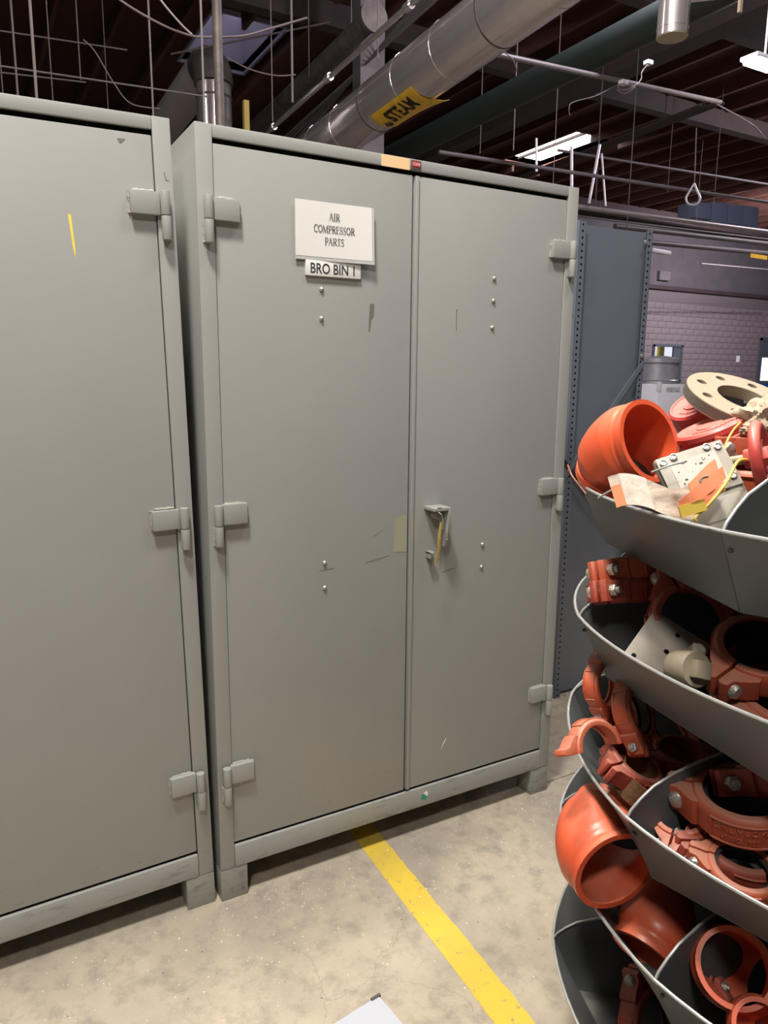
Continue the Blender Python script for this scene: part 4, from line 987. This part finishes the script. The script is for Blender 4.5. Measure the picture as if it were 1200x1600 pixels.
# cable bundle at right
for k in range(5):
    fa, na, ra = ypipe((811 + 9 * k, 276 - 2 * k), (1040 + 9 * k, 186 - 1 * k), 5.2, 3.6, (.6, 4))
    tag(MB().tube([na, fa], ra, 8).obj('black_cable', m_beam), ('leftmost', 'second from left', 'middle', 'second from right', 'rightmost')[k] + ' black cable of the bundle below the bright skylight', 'cable', 'black cables below the bright skylight')
# round duct with elbow, and its drop
fd, nd, rd = ypipe((262, 190), (322, 108), 4.7, 50, (0, 5))
du = empty('round_duct', tuple(nd), 'grey round duct with a dark elbow above the gap between the cabinets', 'duct')
rel(MB(), du).tube([fd, nd], rd, 36).obj('run', m_alud, du)
ddn = (nd - fd).normalized(); pth = []
for k in range(11):
    t = PI / 2 * k / 10; pth.append(nd + ddn * (rd * 1.25 * math.sin(t)) + Vector((0, 0, -1)) * (rd * 1.25 * (1 - math.cos(t))))
rel(MB(), du).tube(pth, rd * 1.02, 36).obj('elbow', m_dirty, du)
end = pth[-1]; rel(MB(), du).tube([end, end + Vector((0, 0, -1.2))], rd * .92, 36).obj('drop', m_alu, du)
for k in range(3): c = end + Vector((0, 0, -.12 - .35 * k)); rel(MB(), du).tube([c, c + Vector((0, 0, -.02))], rd * .95, 36).obj('band', m_dirty, du)
# vertical grey post and pipe by the duct
q = pt(340, 60, 1, 2.6); tag(MB().tube([(q.x, q.y, .0), (q.x, q.y, CZ - .1)], .027, 16).obj('steel_post', m_dirty), 'dark vertical pipe passing in front of the duct elbow', 'pipe')
q = pt(576, 100, 1, 6.6); tag(MB().box((q.x - .16, q.y - .1, 0), (q.x + .16, q.y + .1, CZ)).obj('building_column', m_pipe), 'grey-brown building column rising behind the steam pipe', 'column')
q = pt(384, 165, 1, 3.4); tag(MB().box((q.x - .018, q.y - .018, 0), (q.x + .018, q.y + .018, q.z + .03)).obj('striped_post', mat('grimy_yellow', (.22, .16, .03), .6)), 'thin dirty yellow post top right of the duct drop', 'post')
# capped cylinder top right
q = pt(1050, 58, 2, 3.15); dq = (q - CAM).dot(FW); rq_ = 23.5 / F_PX * dq
cy = empty('hanging_canister', tuple(q), 'white-grey capped cylinder hanging at the top right', 'canister')
MB().tube([(0, 0, 0), (0, 0, .9)], rq_, 36).obj('shell', m_alu, cy)
MB().tube([(0, 0, -.004), (0, 0, .003)], rq_ * .97, 36).obj('end_cap', m_tan, cy)
MB().tube([(0, 0, .035), (0, 0, .045)], rq_ * 1.02, 36).obj('band', m_alu, cy)
v_ = (RT * .9 + UP * .28 + FW * .3).normalized() * .35
MB().tube([(0, 0, .20), tuple(Vector((0, 0, .20)) + v_ * .75)], rq_ * .55, 20).obj('branch', m_alu, cy)
MB().box((.25, -.20, .10), (.27, -.185, .26)).obj('hanging_strap', m_tan, cy)
# horizontal pipes on the right (parallel to the cabinet fronts)
def xpipe(a, b, Y, px, ext=(6, 4)):
    A = pt(*a, 1, Y); B = pt(*b, 1, Y); d = (B - A).normalized(); dep = (A - CAM).dot(FW); return A - d * ext[0], B + d * ext[1], px / 2 / F_PX * dep
for (a, b, Y, px, m, nm, lab) in (
    ((905, 323), (1200, 362), 6.2, 7.5, m_pipel, 'overhead_pipe', 'pale overhead pipe just above the shelving unit'),
    ((1018, 360), (1200, 381), 6.8, 8, m_pipe, 'overhead_pipe', 'thick grey overhead pipe second below the pale one'),
    ((1018, 379), (1200, 396), 7.2, 8, m_pipe, 'overhead_pipe', 'grey overhead pipe lowest of the right-hand run'),
    ((780, 252), (1200, 316), 5.2, 6, m_pipe, 'overhead_pipe', 'grey overhead conduit passing under the bright skylight'),
    ((935, 245), (1200, 288), 7.0, 4, m_pipe, 'overhead_pipe', 'thin overhead conduit higher and right of the bright skylight'),
    ((905, 338), (1200, 374), 6.6, 3, m_pipe, 'overhead_pipe', 'thin dark line pipe between the pale and thick overhead pipes'),
    ((1110, 413), (1200, 421), 13.0, 2.0, m_pipe, 'wall_conduit', 'thin pale conduit high on the block wall'),
    ((1015, 470), (1190, 474), 14.8, 1.6, m_pipe, 'wall_conduit', 'thin pale conduit low on the block wall'),
    ((0, 103), (250, 140), 5.0, 3.0, m_pipe, 'overhead_pipe', 'thin sprinkler pipe at the top left above the leaning cabinet'),
    ((0, 48), (132, 68), 6.5, 2.5, m_pipe, 'overhead_pipe', 'thin higher sprinkler pipe at the top left corner'),
    ((0, 113), (60, 120), 6.0, 2.5, m_pipe, 'overhead_pipe', 'faint lower sprinkler pipe behind the leaning cabinet top'),
    ((330, 72), (460, 46), 5.5, 3, m_beam, 'overhead_pipe', 'dark thin pipe crossing the dull skylight')):
    A, B, rad = xpipe(a, b, Y, px, (.4, .4) if nm == 'wall_conduit' or a[0] in (0, 330) else (.8, 4))
    tag(MB().tube([A, B], rad, 12).obj(nm, m), lab, 'pipe')
# sloping strut in front of joists
A = pt(780, 86, 1, 3.6); B = pt(1126, 160, 1, 3.6)
tag(MB().tube([A, B], .022, 10).obj('sloping_conduit', m_pipe), 'grey conduit ending below the white junction boxes', 'conduit')
A = pt(918, 127, 1, 3.58)
for (u, v, lab) in ((1013, 98, 'white ceiling junction box with a dangling cable, upper of two'), (974, 129, 'white ceiling junction box on the conduit, lower of two')):
    q = pt(u, v, 1, 3.55); s_ = MB().box((-.035, -.03, -.018), (.035, .03, .018)); o = tag(s_.obj('ceiling_junction_box', m_white, None, .004), lab, 'junction box'); o.location = q
def wpx(name, label, pts, Y, rad, m, cat='cable'):
    P_ = [pt(u, v, 1, Y) for u, v in pts]; return tag(MB().tube(smoothpath(P_, 8), rad * (.6 if 'cable' in name else 1), 8).obj(name, m), label, cat)
wpx('dangling_cable', 'pale looped cable between the two white junction boxes', [(1012, 101), (1003, 112), (1001, 125), (985, 138), (970, 140), (966, 132), (980, 133), (992, 136), (976, 146), (964, 140)], 3.5, .007, m_pipel)
wpx('dangling_cable', 'thin cable drooping left from the lower white junction box', [(962, 134), (930, 150), (895, 160), (889, 170), (890, 180)], 3.5, .006, m_pipe)
wpx('drooping_cable', 'dark cable sagging across the dull skylight from the top left', [(180, -5), (215, 18), (260, 42), (300, 56), (330, 58), (380, 56), (425, 44), (480, 28)], 3.2, .012, m_rod)
wpx('drooping_cable', 'pale thin cable slanting down to the dull skylight', [(248, -4), (262, 14), (285, 40), (300, 54)], 3.1, .010, m_pipel)
wpx('drooping_cable', 'thin cable sagging behind the dark pipe right of the skylight', [(355, 90), (390, 108), (430, 118), (462, 117)], 3.6, .008, m_rod)
wpx('drooping_cable', 'thin diagonal cable above the leaning cabinet', [(130, 62), (148, 80), (178, 130), (205, 162), (250, 170)], 4.2, .008, m_rod)
wpx('drooping_cable', 'dark cable running down the right side under the lamp', [(1120, 163), (1160, 185), (1182, 200), (1195, 216)], 3.6, .012, m_rod)
wpx('drooping_cable', 'thin cable sweeping right of the overhead steam pipe', [(780, 76), (800, 92), (808, 112)], 3.4, .007, m_rod)
# hook ring
hk = wpx('hanging_hook', 'teardrop wire hook hanging against the dark wall', [(1085, 287), (1078, 298), (1072, 310), (1075, 318), (1083, 320), (1091, 317), (1094, 309), (1089, 298), (1085, 287)], 5.0, .013, m_rodl, 'hook')
tag(MB().tube([pt(1085, 287, 1, 5.0), pt(1088, 200, 1, 5.0)], .006, 8).obj('hook_line', m_rod), 'thin line above the teardrop hook', 'line')
# hanger rods
rods = [(8, 0, 190, 5.5, .008), (31, 0, 190, 4.5, .012), (60, 0, 190, 3.0, .013), (85, 78, 190, 5.0, .007), (126, 0, 125, 5.2, .008), (170, 45, 190, 6.0, .006), (240, 0, 190, 3.4, .010), (320, 0, 200, 3.0, .012),
        (426, 0, 190, 5.5, .010), (457, 0, 160, 4.8, .018), (483, 20, 120, 6.2, .009), (549, 0, 70, 5.6, .010), (802, 60, 235, 5.4, .012), (750, 75, 240, 6.0, .008), (864, 200, 290, 5.2, .008),
        (930, 215, 320, 7.0, .014), (979, 225, 365, 6.2, .010), (1043, 235, 300, 8.0, .010), (1115, 200, 320, 7.5, .009), (1088, 200, 345, 9.0, .008), (590, 40, 90, 4.5, .01)]
names = ['far left edge', 'second from the left edge', 'bright one third from the left edge', 'short one near the left edge', 'above the middle of the leaning cabinet', 'faint one right of the middle of the leaning cabinet', 'above the right door of the leaning cabinet',
         'in front of the duct elbow', 'thin one right of the dull skylight', 'thick one right of the dull skylight', 'faint one left of the dark pipe end', 'beside the dark pipe end', 'between steam and green pipes', 'left of the green pipe middle', 'under the bright skylight left side',
         'right of the bright skylight', 'above the left side of the shelving unit', 'above the right side of the shelving unit', 'near the teardrop hook on its right', 'behind the teardrop hook', 'at the dark pipe flange']
for (u, v0, v1, Y, rad), nm in zip(rods, names):
    q = pt(u, v1, 1, Y); tag(MB().tube([(q.x, q.y, q.z), (q.x, q.y, CZ)], rad * .62, 8).obj('hanger_rod', m_rod), 'thin hanger rod, ' + nm, 'rod')
bright = [(838, 230, 268, 5.4, .014, 'leftmost bright hanger rod under the skylight'), (893, 243, 292, 5.4, .018, 'bright hanger rod at the cabinet right corner'), (981, 120, 330, 5.9, .010, 'bright thin rod above the shelving unit')]
for u, v0, v1, Y, rad, lab in bright[:2]:
    A = pt(u, v0 - 14, 1, Y); B = pt(u, v1, 1, Y); tag(MB().tube([A, B], rad, 8).obj('bright_rod', m_rodl), lab, 'rod')
A = pt(937, 226, 1, 5.8); B = pt(920, 318, 1, 5.8); tag(MB().tube([A, B], .018, 8).obj('bright_rod', m_rodl), 'slanted white brace rod right of the cabinet top corner', 'rod')
A = pt(940, 240, 1, 6.0); B = pt(946, 322, 1, 6.0); tag(MB().tube([A, B], .013, 8).obj('bright_rod', m_rodl), 'white brace rod next to the slanted one', 'rod')
# pipe hangers between right pipes
# blue-grey big duct near the far wall
A = pt(1072, 330, 1, 11.0); B = pt(1172, 342, 1, 11.0); dep = (A - CAM).dot(FW)
bdct = empty('blue_grey_duct', tuple(A), 'pale blue-grey rectangular duct high in front of the far wall', 'duct')
m_bduct = mat('blue_duct', (0.10, 0.12, 0.19), 0.8)
for k in range(4):
    a_ = A.lerp(B, k / 4); b_ = A.lerp(B, (k + 1) / 4 - .012); rel(MB(), bdct).beam(a_, b_, .5, .36 + .10 * (k > 0)).obj('duct_section', m_bduct, bdct, .02)
# white fixture next to shelf, yellow pipe marker at right, hanging tools
A = pt(1015, 391, 1, 7.6); B = pt(1045, 396, 1, 7.6); tag(MB().beam(A, B, .12, .07).obj('unlit_lamp', m_white, None, .02), 'short white lamp housing beside the shelving unit top', 'lamp')
A = pt(1172, 399, 1, 7.1); B = pt(1198, 403, 1, 7.1); tag(MB().beam(A, B, .02, .07).obj('yellow_pipe_label', m_yelsign), 'small yellow label on the lowest overhead pipe at the right', 'sign')
q = pt(1062, 352, 1, 6.3)
# far wall details
q = pt(1153, 561, 1, YB - .03); tag(MB().box((q.x - .09, YB - .04, q.z - .11), (q.x + .09, YB - .021, q.z + .11)).obj('wall_notice', m_white), 'small white notice on the block wall near the door', 'notice')
q = pt(1038, 430, 1, YB - .1); tag(MB().box((q.x - .25, YB - .14, q.z - .16), (q.x + .25, YB - .021, q.z + .12)).obj('wall_panel', m_pipe), 'pale patch panel high on the far wall', 'panel')
q = pt(1180, 520, 1, YB)
# drum / steel vessel, bench and white board behind the carousel
dz = 7.5
q = pt(1024, 600, 1, 5.6); dep = (q - CAM).dot(FW)
dr = empty('steel_drum', (q.x, q.y, 0), 'ribbed galvanised drum with a rimmed lid behind the shelving unit', 'drum')
zt = pt(1024, 566, 1, 5.6).z; zb_ = pt(1024, 601, 1, 5.6).z; rdm = 34 / F_PX * dep
m_gal = mat('galvanised_drum', (0.52, 0.52, 0.56), 0.38, 0.35, (0.36, 0.36, 0.39), 6, 0.6)
MB().lathe([(rdm * .96, zb_), (rdm * .96, zb_ + .05), (rdm * .99, zb_ + .06), (rdm * .96, zb_ + .07), (rdm * .96, zt - .02), (rdm, zt - .02), (rdm, zt), (0, zt)], 40).obj('shell', m_gal, dr)
MB().lathe([(rdm * 1.03, zt - .012), (rdm * 1.05, zt - .006), (rdm * 1.05, zt + .05), (rdm * 1.02, zt + .056), (rdm * .4, zt + .085), (0, zt + .085)], 40).obj('lid', m_gal, dr)
bn = empty('work_bench', (q.x, q.y, 0), 'dark work bench under the galvanised drum', 'bench')
bx0 = rdm * 2.4
MB().box((-.9, -.5, zb_ - .05), (bx0, .5, zb_ - .001)).obj('bench_top', m_pipe, bn, .004)
for x in (-.85, bx0 - .08):
    for y in (-.45, .40): MB().box((x, y, 0), (x + .06, y + .06, zb_ - .05)).obj('leg', m_dirty, bn)
MB().box((-.8, -.4, .15), (bx0 - .1, .4, .22)).obj('lower_shelf', m_dirty, bn)
for k, (x, zz) in enumerate(((-.2, .22), (.25, .22))): tag(MB().box((q.x + x - .15, q.y - .35, zz), (q.x + x + .15, q.y + .1, zz + .42 + .1 * k)).obj('dark_crate', m_dirty), ('dark crate under the far bench, left one', 'dark crate under the far bench, right one')[k], 'crate')
Y_ = 4.3
A = pt(1030, 598, 1, Y_); B = pt(1078, 606, 1, Y_); C_ = pt(1030, 700, 1, Y_)
wbx = empty('white_carton', ((A.x + B.x) / 2, Y_ + .3, 0), 'tall white carton printed with serif letters behind the carousel', 'carton')
m_wbox = mat('white_carton_board', (0.80, 0.80, 0.88), 0.6)
rel(MB(), wbx).box((A.x, Y_, 0), (B.x, Y_ + .6, A.z - .02)).obj('front_body', m_wbox, wbx, .004)
rel(MB(), wbx).box((B.x + .005, Y_ + .02, 0), (B.x + .26, Y_ + .6, A.z - .06)).obj('side_body', m_white, wbx, .004)
for x in (A.x - .005, B.x - .02): rel(MB(), wbx).box((x, Y_ - .012, A.z - .10), (x + .035, Y_ + .03, A.z + .01)).obj('corner_post', m_white, wbx, .002)
ht = MB(); serif_text(ht, 'HERITAGE', 0, 0, .050, .92)
L1 = pt(1052, 609, 1, Y_ - .004)
ht.v = [(x + L1.x, Y_ - .004, z + L1.z - .025) for x, z, _ in ht.v]; ht.T = Matrix.Identity(4)
o = ht.obj('lettering', m_ink, wbx, smooth=0); o.matrix_parent_inverse = wbx.matrix_world.inverted()
# blue lined bin at right
A = pt(1160, 598, 1, 5.0); B = pt(1215, 606, 1, 5.0)
bb = empty('lined_bin', ((A.x + B.x) / 2, 5.3, 0), 'dark bin with a bright blue plastic liner at the right edge', 'bin')
m_blue = mat('blue_plastic_liner', (0.02, 0.10, 0.48), 0.3, 0, (0.03, 0.16, 0.62), 16, .6, bump=.4, bscale=14)
x0, x1 = A.x, B.x + .2; zt = A.z - .03
rel(MB(), bb).box((x0 + .02, 5.02, .02), (x1 - .02, 5.5, zt - .02)).obj('tub', m_dirty, bb, .01)
lp = []; rows = [[], [], []]; rq = random.Random(9); loop = []
for k in range(41):
    t = k / 40
    if t < .35: p = Vector((x0 + (x1 - x0) * t / .35, 5.0, 0))
    elif t < .5: p = Vector((x1, 5.0 + .52 * (t - .35) / .15, 0))
    elif t < .85: p = Vector((x1 - (x1 - x0) * (t - .5) / .35, 5.52, 0))
    else: p = Vector((x0, 5.52 - .52 * (t - .85) / .15, 0))
    j = rq.uniform(-.012, .012)
    rows[0].append(p + Vector((j, j, zt - .07 + rq.uniform(-.02, .02)))); rows[1].append(p + Vector((j * .5, -j, zt + .01 + rq.uniform(-.006, .012))))
    c_ = Vector(((x0 + x1) / 2, 5.26, 0)); rows[2].append(c_ + (p - c_) * .86 + Vector((0, 0, zt - .05)))
rel(MB(), bb).grid(rows).obj('liner', m_blue, bb, solid=.003)
for x in (.10, .34): rel(MB(), bb).box((x0 + x, 5.008, zt - .26), (x0 + x + .14, 5.019, zt - .08)).obj('label', m_paper, bb)
# fluorescent lamp at right
q = pt(1185, 103, 1, 3.0)
m_tube = mat('lit_tube', (1.0, 0.97, 1.0), 0.5, emit=28.0)
fxt = empty('fluorescent_lamp', tuple(q), 'lit fluorescent strip lamp hanging at the right edge', 'lamp')
MB().box((-.15, -.09, .03), (1.1, .09, .07)).obj('housing', m_white, fxt, .01)
for y in (-.05, .05): MB().tube([(-.13, y, .012), (1.08, y, .012)], .017, 12).obj('tube', m_tube, fxt)
MB().tube([(.08, 0, .07), (.08, 0, CZ - q.z)], .012, 10).obj('stem', m_rodl, fxt)
MB().tube([(1.0, 0, .07), (1.0, 0, CZ - q.z)], .012, 10).obj('stem', m_rodl, fxt)

bpy.context.view_layer.update()
